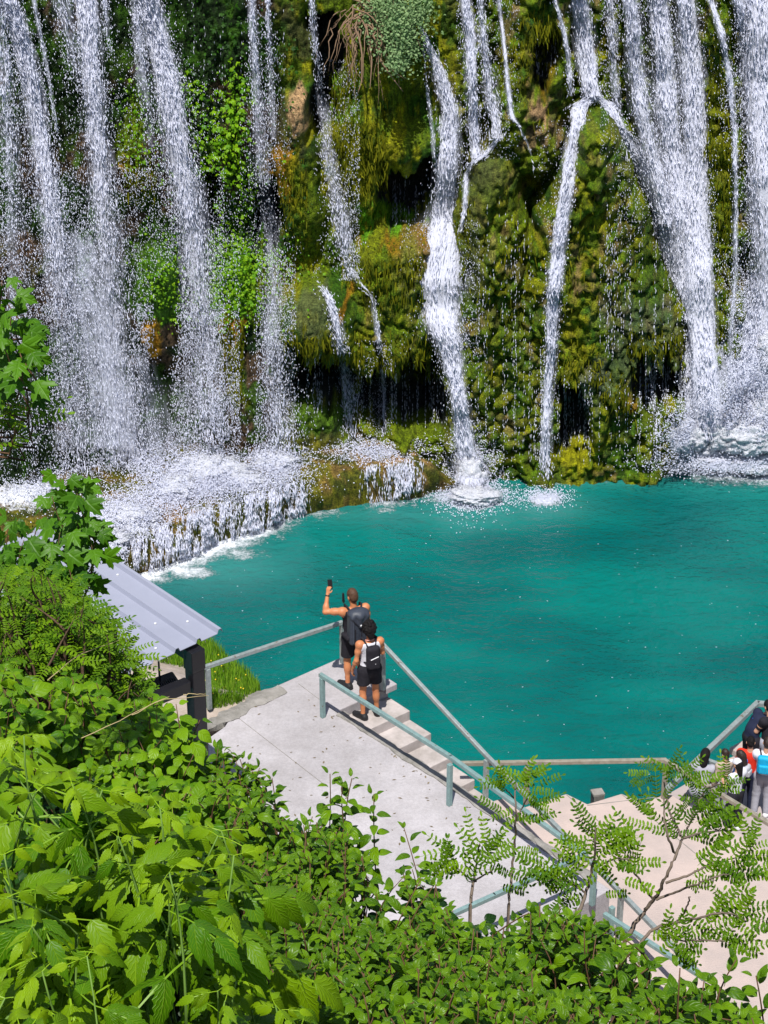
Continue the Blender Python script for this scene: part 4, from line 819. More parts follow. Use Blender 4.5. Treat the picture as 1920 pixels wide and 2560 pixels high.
# ------------------------------------------------------------------ people (each body one surface grown from a distance field)
class Sdf:
    def __init__(s): s.p = []; s.clips = []
    def cap(s, a, b, ra, rb=None, sy=1., k=.03): s.p.append(('c', V3(a), V3(b), ra, ra if rb is None else rb, sy, k)); return s
    def ell(s, c, r, k=.03, ax=None): s.p.append(('e', V3(c), V3(r), np.eye(3) if ax is None else np.array(ax, float), 0, 1, k)); return s
    def clip(s, o, n): s.clips.append((V3(o), nrm(V3(n)))); return s
    def mesh(s, h):
        lo = np.full(3, 9.); hi = -lo
        for p in s.p:
            if p[0] == 'c': r = max(p[3], p[4]); L = np.minimum(p[1], p[2]) - r; Hh = np.maximum(p[1], p[2]) + r
            else: r = p[2].max(); L = p[1] - r; Hh = p[1] + r
            lo = np.minimum(lo, L); hi = np.maximum(hi, Hh)
        lo -= 3 * h; hi += 3 * h; n = np.ceil((hi - lo) / h).astype(int) + 1
        G_ = np.full(n, .2, np.float32); axs = [lo[i] + h * np.arange(n[i]) for i in range(3)]
        for p in s.p:
            if p[0] == 'c': r = max(p[3], p[4]) + .06; L = np.minimum(p[1], p[2]) - r; Hh = np.maximum(p[1], p[2]) + r
            else: r = p[2].max() + .06; L = p[1] - r; Hh = p[1] + r
            i0 = np.clip(((L - lo) / h).astype(int), 0, n); i1 = np.clip(((Hh - lo) / h).astype(int) + 2, 0, n)
            X, Y, Z = np.meshgrid(*[axs[i][i0[i]:i1[i]] for i in range(3)], indexing='ij'); Pp = np.stack([X, Y, Z], -1)
            if p[0] == 'c':
                sc = V3((1, 1 / p[5], 1)); a = p[1] * sc; b = p[2] * sc; q = Pp * sc - a; ba = b - a; t = np.clip((q @ ba) / max(ba @ ba, 1e-9), 0, 1)
                d = (np.linalg.norm(q - t[..., None] * ba, axis=-1) - (p[3] + (p[4] - p[3]) * t)) * min(1, p[5])
            else:
                q = (Pp - p[1]) @ p[3].T; k0 = np.linalg.norm(q / p[2], axis=-1); k1 = np.linalg.norm(q / p[2] ** 2, axis=-1); d = k0 * (k0 - 1) / np.maximum(k1, 1e-6)
            sl = tuple(slice(i0[i], i1[i]) for i in range(3)); o = G_[sl]; k = p[6]
            hh = np.clip(.5 + .5 * (o - d) / k, 0, 1); G_[sl] = o + (d - o) * hh - k * hh * (1 - hh)
        if s.clips:
            X, Y, Z = np.meshgrid(*axs, indexing='ij')
            for o, nn in s.clips: G_ = np.maximum(G_, (X - o[0]) * nn[0] + (Y - o[1]) * nn[1] + (Z - o[2]) * nn[2])
        # surface nets
        ins = G_ < 0; nx, ny, nz = n - 1; S_ = np.zeros((nx, ny, nz, 3), np.float32); cnt = np.zeros((nx, ny, nz), np.float32)
        for ax in range(3):
            for da in (0, 1):
                for db in (0, 1):
                    o1 = [0, 0, 0]; oth = [k for k in range(3) if k != ax]; o1[oth[0]] = da; o1[oth[1]] = db; o2 = list(o1); o2[ax] = 1
                    A = G_[o1[0]:o1[0] + nx, o1[1]:o1[1] + ny, o1[2]:o1[2] + nz]; B = G_[o2[0]:o2[0] + nx, o2[1]:o2[1] + ny, o2[2]:o2[2] + nz]
                    m = (A < 0) != (B < 0); t = np.where(m, A / np.where(m, A - B, 1), 0)
                    cnt += m
                    for k in range(3): S_[..., k] += m * (o1[k] if k != ax else t)
        on = cnt > 0; ids = np.full((nx, ny, nz), -1, np.int64); ids[on] = np.arange(on.sum())
        ijk = np.argwhere(on); Vv = lo + h * (ijk + S_[on] / cnt[on][:, None]); F_ = []
        for ax in range(3):
            o1, o2 = [k for k in range(3) if k != ax]
            sl0 = [slice(None)] * 3; sl1 = [slice(None)] * 3; sl0[ax] = slice(0, -1); sl1[ax] = slice(1, None)
            a_, b_ = ins[tuple(sl0)], ins[tuple(sl1)]; e = np.argwhere(a_ != b_); e = e[(e[:, o1] > 0) & (e[:, o2] > 0) & (e[:, o1] < n[o1] - 1) & (e[:, o2] < n[o2] - 1)]
            inside = a_[tuple(e.T)]
            def idv(d1, d2):
                q = e.copy(); q[:, o1] += d1; q[:, o2] += d2; return ids[tuple(q.T)]
            f = np.stack([idv(-1, -1), idv(0, -1), idv(0, 0), idv(-1, 0)], -1); flip = inside == (ax == 1); f[flip] = f[flip][:, ::-1]; F_.append(f)
        return Vv, np.concatenate(F_)
def smat(name, c, rough=.7, spec=.3, c2=None, sc=14, bump=.25): return M(name, c, rough, spec, bump=bump, bscale=28, var=.2 if c2 else 0, vscale=sc, col2=c2)
SKIN_T = smat('tanned skin', (.62, .25, .11), .5, .4, (.52, .19, .085), 9, .05); SKIN = smat('skin', (.58, .33, .22), .5, .4, (.50, .26, .17), 9, .05)
CBLK = smat('black cloth', (.016, .015, .020), .85, .2, (.028, .026, .034)); CWHT = smat('white cloth', (.74, .74, .80), .9, .2, (.64, .64, .72)); CGRY = smat('light grey cloth', (.42, .42, .48), .9, .2, (.34, .34, .40)); CRED = smat('red cloth', (.78, .045, .02), .85, .2, (.66, .03, .015)); CNAV = smat('navy cloth', (.014, .018, .045), .85, .2, (.022, .028, .06))
CBLU = smat('bright blue cloth', (.015, .22, .75), .8, .2, (.01, .17, .62)); CBEI = smat('beige cloth', (.52, .42, .34), .9, .2, (.44, .35, .28)); CCYN = smat('cyan fabric', (.01, .42, .72), .6, .3, (.008, .33, .6)); CGB = smat('grey blue pack fabric', (.05, .06, .085), .5, .4, (.035, .042, .06)); SILV = smat('silver grey fabric', (.5, .5, .54), .5, .4, (.38, .38, .42))
HBRN = smat('brown hair', (.11, .055, .03), .6, .3, (.06, .03, .018), 30, .8); HBLK = smat('black hair', (.006, .005, .006), .75, .2, (.012, .010, .010), 30, 1.); HDBR = smat('dark brown hair', (.035, .02, .014), .5, .4, (.02, .012, .009), 30, .6)
SOLE = smat('black rubber', (.015, .015, .017), .6, .4); WSHOE = smat('white shoe', (.75, .75, .78), .6, .4); EYE = M('eye', (.02, .015, .012), .2); PLS = M('black glossy plastic', (.010, .010, .012), .25); MARK = M('white mark', (.85, .85, .88), .5)
J0 = dict(pel=(0, 0, .955), waist=(0, .005, 1.10), chest=(0, .0, 1.30), neck=(0, -.015, 1.49), head=(0, .015, 1.665), shL=(-.18, -.01, 1.43), shR=(.18, -.01, 1.43), elL=(-.225, -.03, 1.14), elR=(.225, -.03, 1.14), wrL=(-.235, .06, .90), wrR=(.235, .06, .90), hipL=(-.09, 0, .92), hipR=(.09, 0, .92), knL=(-.11, .02, .50), knR=(.11, .02, .50), anL=(-.12, -.03, .085), anR=(.12, -.03, .085), toeL=(-.15, .14, .035), toeR=(.15, .14, .035), hdL=None, hdR=None, face=(0, 1, 0))
def figure(label, base, yaw, H, pose, skin, hair, shirt, sleeves, legs, shoes, h=.011, grip=(.5, .5), bulk=1., female=False, extra=None):
    """shirt=(material, hem above pelvis); sleeves: fraction of upper arm; legs=(material, 'shorts'|'long', leg length fraction)"""
    J = {k: (V3(v) if v is not None else None) for k, v in {**J0, **pose}.items()}; sc = H / 1.8
    sp = nrm(J['chest'] - J['pel']); rgt = nrm(J['shR'] - J['shL']); fw = nrm(np.cross(sp, rgt))
    face = nrm(J['face']); hd = J['head']; hup = nrm(hd - J['neck']); hr = nrm(np.cross(face, hup)); fc = np.cross(hup, hr); HA = np.stack([hr, fc, hup])
    B = Sdf(); sw = .9 if female else 1.
    def torso(D, g=0.):
        D.cap(J['hipL'] * .8 + J['pel'] * .2, J['hipR'] * .8 + J['pel'] * .2, (.115 if female else .108) * bulk + g, None, .82, .06)
        D.cap(J['pel'], J['waist'], .118 * bulk * (.95 if female else 1) + g, .115 * bulk * sw + g, .78, .06); D.cap(J['waist'] - rgt * .03, J['chest'] - rgt * .05, .105 * bulk * sw + g, .115 * bulk * sw + g, .8, .06); D.cap(J['waist'] + rgt * .03, J['chest'] + rgt * .05, .105 * bulk * sw + g, .115 * bulk * sw + g, .8, .06)
        D.cap(J['shL'] * .8 + J['neck'] * .2 - sp * .04, J['shR'] * .8 + J['neck'] * .2 - sp * .04, .075 * bulk + g, None, .9, .06)
    torso(B)
    B.cap(J['neck'] - sp * .05, hd - hup * .06, .056 * bulk, .052, 1, .03)
    B.ell(hd + hup * .02, (.076, .096, .112), .02, HA); B.ell(hd - hup * .055 + fc * .03, (.056, .062, .06), .03, HA); B.ell(hd - hup * .012 + fc * .098, (.013, .02, .024), .012, HA); B.ell(hd - hup * .062 + fc * .088, (.026, .012, .010), .012, HA)
    for q in (-1, 1): B.ell(hd - hup * .01 + hr * .08 * q - fc * .005, (.012, .022, .034), .008, HA)
    for q, S2 in ((-1, 'L'), (1, 'R')):
        sh, el, wr = J['sh' + S2], J['el' + S2], J['wr' + S2]
        B.ell(sh, (.066 * bulk,) * 3, .05); B.cap(sh, el, .054 * bulk * sw, .041 * bulk * sw); B.ell(sh * .55 + el * .45, (.052 * bulk * sw,) * 3, .05); B.cap(el, wr, .042 * bulk * sw, .028 * sw); B.ell(el * .72 + wr * .28, (.044 * bulk * sw,) * 3, .04)
        hdv = J['hd' + S2]; hdv = nrm(wr - el) if hdv is None else nrm(hdv); pn = nrm(np.cross(hdv, fw + V3((0, 0, .01)))); 
        if abs(hdv @ fw) > .9: pn = rgt
        pw = nrm(np.cross(pn, hdv)) ; g = grip[0 if S2 == 'L' else 1]; cin = -pn * q if (pn * q) @ rgt * q > 0 else pn * q
        cin = -rgt * q - hdv * ((-rgt * q) @ hdv); cin = nrm(cin); pw = nrm(np.cross(hdv, cin))
        if pw @ fw < 0: pw = -pw
        if J.get('palm' + S2) is not None: cin = nrm(V3(J['palm' + S2])); cin = nrm(cin - hdv * (cin @ hdv)); pw = nrm(V3(J['thumb' + S2])); pw = nrm(pw - hdv * (pw @ hdv) - cin * (pw @ cin))
        pc = wr + hdv * .05
        for w_ in (-.022, 0, .022): B.cap(wr + hdv * .012 + pw * w_ * .5, wr + hdv * .085 + pw * w_, .017, .015, 1, .014)
        for fi_, (w_, L_) in enumerate(((.030, .070), (.010, .080), (-.010, .074), (-.029, .058))):
            a = wr + hdv * .092 + pw * w_; b1 = a + (hdv * math.cos(g * .9) + cin * math.sin(g * .9)) * L_ * .5; c1 = b1 + (hdv * math.cos(g * 2.0) + cin * math.sin(g * 2.0)) * L_ * .5
            B.cap(a, b1, .0095, .0088, 1, .006); B.cap(b1, c1, .0088, .0072, 1, .006)
        t0 = wr + hdv * .025 + pw * .022; t1 = t0 + nrm(hdv * .6 + pw * .7 + cin * .35) * .040; t2 = t1 + nrm(hdv * .9 + pw * .15 + cin * .5) * .032; B.cap(t0, t1, .013, .0105, 1, .010); B.cap(t1, t2, .0105, .008, 1, .006)
        hip, kn, an, to = J['hip' + S2], J['kn' + S2], J['an' + S2], J['toe' + S2]
        B.cap(hip, kn, .084 * bulk, .056 * bulk, 1, .04); B.cap(kn, an, .053 * bulk, .036, 1, .03); cd = nrm(np.cross(kn - an, rgt)); cd = cd if cd @ fw < 0 else -cd; B.ell(kn * .70 + an * .30 + cd * .014, (.056 * bulk, .056 * bulk, .10), .04); B.cap(an, to, .036, .026, 1, .03)
    yw = R(yaw); c_, s_ = math.cos(yw), math.sin(yw); RZ = np.array([[c_, -s_, 0], [s_, c_, 0], [0, 0, 1]]) * sc
    W_ = lambda P: P @ RZ.T + V3(base)
    Vv, f = B.mesh(h); body = npmesh('person', W_(Vv), f, skin, None, True); tag(body, label, 'person')
    def part(name, D, mat, parent=body, hh=None):
        v, q = D.mesh(hh or h); return npmesh(name, W_(v), q, mat, parent, True)
    # clothing
    if shirt:
        D = Sdf(); torso(D, .014)
        for S2 in 'LR':
            sh, el = J['sh' + S2], J['el' + S2]
            if sleeves > .05: D.ell(sh, (.080 * bulk,) * 3, .05); e = sh + (el - sh) * min(sleeves, 1); D.cap(sh, e, .068 * bulk * sw, .060 * bulk * sw)
            if sleeves > 1: D.cap(el, el + (J['wr' + S2] - el) * (sleeves - 1), .056 * bulk, .046)
        if sleeves <= .05:
            for q, S2 in ((-1, 'L'), (1, 'R')): D.clip(J['sh' + S2] - rgt * q * .035, rgt * q + sp * .25)
            D.clip(J['neck'] - sp * .035 - fw * 0, sp)
        D.clip(J['pel'] + sp * shirt[1], -sp); part('shirt', D, shirt[0])
    if legs:
        D = Sdf(); g = .022
        D.cap(J['hipL'] * .8 + J['pel'] * .2, J['hipR'] * .8 + J['pel'] * .2, .115 * bulk + g, None, .82, .05); D.cap(J['pel'], J['waist'], .118 * bulk + .012, .108 * bulk + .012, .8, .05)
        for S2 in 'LR':
            hip, kn, an = J['hip' + S2], J['kn' + S2], J['an' + S2]; e = hip + (kn - hip) * min(legs[2], 1); rr = .084 + (.062 - .084) * min(legs[2], 1)
            D.cap(hip, e, (.090) * bulk + g, rr * bulk + g + (.018 if legs[1] == 'shorts' else 0), 1, .03)
            if legs[1] == 'long': D.cap(kn, an + V3((0, 0, .03)), .062 * bulk + g, .052 + g * .8, 1, .03)
            elif legs[2] < 1: D.p[-1] = D.p[-1]
        if legs[1] == 'shorts': zc = (J['hipL'] + (J['knL'] - J['hipL']) * legs[2])[2]; D.clip((0, 0, zc), (0, 0, -1))
        D.clip(J['pel'] + sp * .13, sp); part('trousers' if legs[1] == 'long' else 'shorts', D, legs[0])
    for S2 in 'LR':
        an, to = J['an' + S2], J['toe' + S2]; d = nrm((to - an) * V3((1, 1, 0))); D = Sdf(); hz = an * V3((1, 1, 0))
        D.cap(hz - d * .045 + V3((0, 0, .048)), hz + d * .18 + V3((0, 0, .040)), .053, .047, 1, .02); D.cap(hz + V3((0, 0, .06)) - d * .02, an + V3((0, 0, .03)), .054, .050, 1, .03); D.cap(an + d * .02, hz + d * .12 + V3((0, 0, .045)), .052, .046, 1, .03); D.clip((0, 0, .002), (0, 0, -1)); D.clip(an + V3((0, 0, .035)), (0, 0, 1)); part('shoe', D, shoes)
    if hair:
        D = Sdf(); kind, hm = hair
        if kind == 'cap':
            D.ell(hd + hup * .03, (.090, .110, .108), .02, HA); D.clip(hd + hup * .03, -hup); cp = part('cap', D, hm); D = Sdf(); D.ell(hd + hup * .038 + fc * .13, (.07, .075, .014), .02, HA); part('cap_peak', D, hm, cp)
            D = Sdf(); D.ell(hd - fc * .02, (.085, .10, .11), .02, HA); D.cap(hd - fc * .06, hd - fc * .10 - V3((0, 0, .30)), .075, .05); D.clip(hd + fc * .02, fc); part('hair', D, HBLK)
        elif kind == 'long':
            D.ell(hd + hup * .03, (.090, .108, .115), .02, HA); D.cap(hd - fc * .05, hd - fc * .10 - V3((0, 0, .2)), .085, .075, 1, .04); D.cap(hd - fc * .09 - V3((0, 0, .2)), hd - fc * .11 - V3((0, 0, .36)), .07, .03, 1, .04); D.clip(hd + fc * .035 - hup * .0, fc - hup * .55); part('hair', D, hm)
        elif kind == 'curly':
            D.ell(hd + hup * .03 - fc * .01, (.104, .118, .128), .02, HA); r2 = np.random.default_rng(3)
            for _ in range(70):
                v = nrm(r2.normal(0, 1, 3)); 
                if v @ fc < .55: D.ell(hd + hup * .03 - fc * .01 + v * V3((.104, .118, .128)), (.024,) * 3, .012)
            D.cap(hd - fc * .07, hd - fc * .075 - hup * .10, .07, .05); D.clip(hd + fc * .04, fc - hup * .5); part('hair', D, hm, hh=.009)
        else:
            D.ell(hd + hup * .032 - fc * .004, (.083, .101, .108), .02, HA); D.ell(hd - fc * .045 - hup * .02, (.068, .06, .075), .03, HA); D.clip(hd + fc * .045 + hup * .02, fc - hup * .6); part('hair', D, hm)
    D = Sdf()
    for q in (-1, 1):
        D = Sdf(); D.ell(hd + hup * .012 + hr * .032 * q + fc * .089, (.013, .008, .008), .005, HA); part('eye', D, EYE, hh=.005)
    return body, J, W_, RZ, dict(sp=sp, rgt=rgt, fw=fw)
def rbox(D, c, hx, hy, hz, ax, r):
    """rounded block as a bundle of capsules"""
    c = V3(c)
    for a in (-1, -.33, .33, 1):
        for b_ in (-1, 0, 1): p = c + ax[0] * hx * a * (1) + ax[1] * hy * b_; D.cap(p - ax[2] * hz, p + ax[2] * hz, r, r, 1, .03)
    return D
def backpack(label, F_, size, mats, lid=True, mark=None, h=.010, off=.13, drop=.20):
    body, J, W_, RZ, ax = F_; sp, rgt, fw = ax['sp'], ax['rgt'], ax['fw']; w, dth, hh = size; A3 = [rgt, fw, sp]
    c = J['neck'] - sp * drop - sp * hh * .0 - fw * (off + dth / 2); c = c - sp * (hh / 2 - .14)
    D = Sdf(); r = .05; rbox(D, c, w / 2 - r, max(dth / 2 - r, .01), hh / 2 - r, A3, r); v, f = D.mesh(h); pk = npmesh('backpack', W_(v), f, mats[0], None, True); tag(pk, label, 'backpack')
    def part(name, D, m, par=pk): v, f = D.mesh(h * .8); return npmesh(name, W_(v), f, m, par, True)
    for q in (-1, 1):
        D = Sdf(); top = c + sp * (hh / 2 - .05) + fw * (dth / 2) + rgt * q * w * .28; s1 = J['sh' + ('L' if q < 0 else 'R')] * .62 + J['neck'] * .38 + sp * .062
        ch = J['chest'] + rgt * q * .12 + fw * .125 - sp * .02; lo = c - sp * (hh / 2 - .07) + fw * dth * .45 + rgt * q * w * .42
        for a, b_ in ((top, s1), (s1, s1 + fw * .07 - sp * .02), (s1 + fw * .07 - sp * .02, ch), (ch, J['waist'] + rgt * q * .15 + fw * .06), (J['waist'] + rgt * q * .15 + fw * .06, lo)): D.cap(a, b_, .017, .017, 1, .01)
        part('strap', D, mats[1])
    if lid:
        D = Sdf(); D.ell(c + sp * (hh / 2 - .04) - fw * .01, (w * .54, dth * .62, .085), .03, np.stack(A3)); D.cap(c + sp * (hh / 2 - .07) - fw * (dth / 2), c + sp * (hh / 2 - .23) - fw * (dth / 2 + .015), .06, .02, 1, .03); D.cap(c + sp * (hh / 2 - .07) - fw * (dth / 2 - .02) - rgt * w * .35, c + sp * (hh / 2 - .23) - fw * (dth / 2 + .01), .045, .02, 1, .03); D.cap(c + sp * (hh / 2 - .07) - fw * (dth / 2 - .02) + rgt * w * .35, c + sp * (hh / 2 - .23) - fw * (dth / 2 + .01), .045, .02, 1, .03); part('lid', D, mats[2])
        D = Sdf(); D.ell(c + sp * (hh / 2 - .20) - fw * (dth / 2 + .040), (.018, .008, .024), .005, np.stack(A3)); part('badge', D, MARK)
        for x in (-.26, .05, .30): D = Sdf(); D.cap(c + rgt * w * x - fw * (dth / 2 + .008) + sp * .02, c + rgt * w * x * 1.05 - fw * (dth / 2 + .008) - sp * (hh / 2 - .08), .009, .009); part('compression_strap', D, mats[1])
        D = Sdf(); D.cap(c - rgt * .16 * 1 - fw * 0 - sp * (hh / 2 - .10), c - rgt * .20 + fw * .16 - sp * (hh / 2 - .10), .05, .035); part('hip_belt', D, mats[1]); D = Sdf(); D.cap(c + rgt * .16 - sp * (hh / 2 - .10), c + rgt * .20 + fw * .16 - sp * (hh / 2 - .10), .05, .035); part('hip_belt', D, mats[1])
    else:
        D = Sdf(); rbox(D, c - sp * hh * .18 - fw * (dth / 2 + .01), w * .30, .005, hh * .17, A3, .022); part('front_pocket', D, mats[2])
        if mark:
            D = Sdf(); q = c - fw * (dth / 2 + .036); D.cap(q - rgt * .07 + sp * .015, q + rgt * .06 + sp * .055, .009, .009); part('zip_strip', D, MARK); D = Sdf(); D.ell(c + sp * (hh / 2 - .05) - fw * (dth / 2 - .01), (.04, .012, .022), .01, np.stack(A3)); part('badge', D, MARK)
            D = Sdf(); D.cap(q - rgt * .01 - sp * .055, q + rgt * .005 - sp * .07, .008, .010, 1, .008); D.cap(q + rgt * .005 - sp * .07, q + rgt * .06 - sp * .03, .010, .004, 1, .008); part('tick_mark', D, MARK)
    return pk
def stand(u, v, z): return pz(u, v, z)
# the man photographing with a raised phone
f1p, f2p = pz(872, 1718, ZP), pz(899, 1712, ZP); bs = (f1p + f2p) / 2
MAN = figure('person in black tank top and shorts raising a phone at the platform edge', bs, 20, 1.73, dict(shL=(-.20, -.01, 1.44), shR=(.20, -.01, 1.44), elL=(-.44, .10, 1.42), wrL=(-.36, .22, 1.66), hdL=(.25, .25, .9), palmL=(.7, .5, -.3), thumbL=(.6, -.6, .2), elR=(.25, .02, 1.16), wrR=(.12, .20, 1.12), anL=(-.12, -.03, .085), toeL=(-.20, .13, .035), face=(-.25, 1, .02), head=(-.01, .02, 1.665)), SKIN_T, ('short', HBRN), (CBLK, .06), .0, (CBLK, 'shorts', .78), SOLE, h=.008, grip=(.8, .6), bulk=1.0)
backpack('big dark grey hiking backpack with a pointed lid on the person raising a phone', MAN, (.33, .21, .58), (CGB, CBLK, CGB), True, off=.10, drop=.10)
_, J_, W_m, RZm, _a = MAN
ph = J_['wrL'] + nrm(V3((.25, .25, .9))) * .12 + V3((.03, .02, .0)); pax = [nrm(V3((.85, -.5, .1))), nrm(V3((.5, .85, -.1))), None]; pax[2] = np.cross(pax[0], pax[1])
b = MB(); b.box((0, 0, 0), .037, .0045, .078); Q = np.concatenate(b.v) @ np.stack([pax[0], pax[1], pax[2]]) + ph + V3((0, 0, .035))
o = npmesh('phone', W_m(Q), [np.concatenate(b.f4)], PLS, None, False); tag(o, 'black phone held up in the raised left hand of the person on the platform', 'phone')
D = Sdf(); wv = nrm(J_['wrL'] - J_['elL']); D.cap(J_['wrL'] - wv * .035, J_['wrL'] - wv * .012, .034, .034); D.clip(J_['wrL'] - wv * .012, wv); D.clip(J_['wrL'] - wv * .035, -wv); v, f = D.mesh(.006); tag(npmesh('wristwatch', W_m(v), f, PLS, None, True), 'dark wristwatch on the raised wrist of the person taking a photo', 'watch')
q = J_['shL'] + V3((.06, .03, .05)); D = Sdf(); D.cap(q, q + V3((-.01, .04, .10)), .008); D.cap(q + V3((-.01, .04, .10)), q + V3((-.01, .05, .22)), .022, .018); v, f = D.mesh(.007); tag(npmesh('walking_pole', W_m(v), f, PLS, None, True), 'black pole handle sticking up in front of the left shoulder of the hiker', 'pole')
# the woman on the first step
z1 = ZP - RI; bs = (pz(903, 1795, z1) + pz(946, 1788, z1)) / 2
WOM = figure('person with curly black hair, white tank top and black shorts on the top stair', bs, 20, 1.67, dict(elL=(-.24, -.03, 1.15), wrL=(-.27, .08, .92), hdL=(.02, .3, -1), elR=(.24, .04, 1.17), wrR=(.22, .25, 1.10), knL=(-.115, .02, .50), anL=(-.13, -.03, .085), toeL=(-.20, .10, .035), anR=(.13, .02, .085), toeR=(.14, .19, .035)), SKIN_T, ('curly', HBLK), (CWHT, .07), .0, (CBLK, 'shorts', .62), SOLE, h=.008, bulk=.98, female=True)
backpack('small black daypack with white marks on the person in the white tank top', WOM, (.215, .13, .40), (CBLK, CBLK, CBLK), False, True, off=.09, drop=.19)
_, Jw, W_w, _, _ = WOM
D = Sdf(); nk = Jw['neck'] + V3((0, -.0, .0))
for i in range(26):
    a = i / 26 * 2 * math.pi; D.ell(nk + V3((.068 * math.sin(a), .062 * math.cos(a), .0 - .02 * math.cos(a))), (.009,) * 3, .003)
v, f = D.mesh(.006); tag(npmesh('necklace', W_w(v), f, smat('pale pink beads', (.7, .35, .32), .4), None, True), 'pale pink bead necklace on the person with curly black hair', 'necklace')
# visitors on the walkway at the right edge
sit = dict(pel=(0, -.05, .955), waist=(0, 0, 1.10), chest=(0, .12, 1.26), neck=(0, .28, 1.38), head=(0, .42, 1.40), shL=(-.17, .24, 1.33), shR=(.17, .24, 1.33), elL=(-.22, .30, 1.05), elR=(.22, .32, 1.05), wrL=(-.14, .48, .92), wrR=(.12, .50, .92), face=(0, .55, -.85))
figure('person in a navy T-shirt bowing the head beside the walkway rail', pz(1869, 1948, ZW), -60, 1.50, sit, SKIN, ('short', HDBR), (CNAV, -.02), .55, (CBLK, 'long', 1), SOLE)
B_ = figure('person in black T-shirt and light grey trousers at the right edge behind the bowing one', pz(1912, 1955, ZW), 25, 1.48, dict(chest=(0, .05, 1.29), neck=(0, .06, 1.48), head=(.0, .12, 1.64), elL=(-.26, .08, 1.18), wrL=(-.16, .26, 1.1)), SKIN, ('short', HBLK), (CBLK, -.04), .6, (CGRY, 'long', 1), SOLE)
b = MB(); b.box((-.16, .30, 1.24), .07, .02, .11, [V3((.9, .3, 0)), V3((-.3, .9, .2)), V3((0, -.2, 1))]); v = np.concatenate(b.v); tag(npmesh('bag', B_[2](v), [np.concatenate(b.f4)], CBLU, None, False).__class__ and bpy.data.objects['bag'], 'small blue bag held by the person in the black T-shirt', 'bag')
figure('person in a bright red T-shirt with short black hair on the walkway', pz(1860, 2028, ZW), -8, 1.36, dict(elR=(.27, .06, 1.17), wrR=(.22, .24, 1.08), elL=(-.24, .02, 1.14), wrL=(-.2, .18, 1.0)), SKIN, ('short', HBLK), (CRED, -.06), .6, (CNAV, 'long', 1), SOLE, bulk=1.05)
DW = figure('person with long dark hair and bright blue top beside the one in red', pz(1838, 2046, ZW), 58, 1.24, dict(elL=(-.22, .10, 1.16), wrL=(-.12, .28, 1.15), elR=(.22, .06, 1.14), wrR=(.14, .24, 1.05)), SKIN, ('long', HDBR), (CBLU, -.04), .7, (CNAV, 'long', 1), SOLE, female=True)
backpack('silver grey backpack on the person in the bright blue top', DW, (.20, .10, .26), (SILV, SILV, SILV), False, off=.10, drop=.16)
figure('person in a white cap, white T-shirt and black trousers next to the terrace', pz(1829, 2076, ZW), 40, 1.30, dict(elL=(-.24, .10, 1.16), wrL=(-.12, .26, 1.2), elR=(.24, .02, 1.14), wrR=(.24, .14, .95)), SKIN, ('cap', CWHT), (CWHT, -.02), .6, (CBLK, 'long', 1), WSHOE, female=True)
figure('person in a beige top half hidden behind the white cap', pz(1800, 2040, ZW), 30, 1.22, dict(), SKIN, ('short', HDBR), (CBEI, -.03), 1.8, (CGRY, 'long', 1), WSHOE)
GW = figure('person in a white T-shirt and grey sweatpants at the right edge', pz(1899, 2036, ZW), -12, 1.40, dict(elL=(-.28, .05, 1.15), wrL=(-.2, .18, 1.0), elR=(.26, .04, 1.15), wrR=(.2, .2, 1.05), head=(.01, .05, 1.65)), SKIN, ('short', HDBR), (CWHT, -.05), .6, (CGRY, 'long', 1), WSHOE)
backpack('bright cyan backpack on the person in grey sweatpants', GW, (.28, .14, .38), (CCYN, CBLK, CCYN), False, off=.10, drop=.14)
figure('person in pale grey clothes crouching behind the locust leaves at the terrace edge', pz(1748, 2030, ZW), -20, 1.45, dict(pel=(0, -.1, .55), waist=(0, -.06, .70), chest=(0, .02, .88), neck=(0, .07, 1.06), head=(0, .13, 1.22), shL=(-.17, .05, 1.0), shR=(.17, .05, 1.0), elL=(-.24, .22, .82), elR=(.24, .22, .82), wrL=(-.12, .42, .75), wrR=(.12, .42, .75), hipL=(-.1, -.08, .52), hipR=(.1, -.08, .52), knL=(-.16, .32, .55), knR=(.16, .32, .55), anL=(-.14, .08, .09), anR=(.14, .08, .09), toeL=(-.16, .24, .035), toeR=(.16, .24, .035)), SKIN, ('long', HBLK), (CGRY, -.02), 1.7, (CGRY, 'long', 1), WSHOE, female=True)

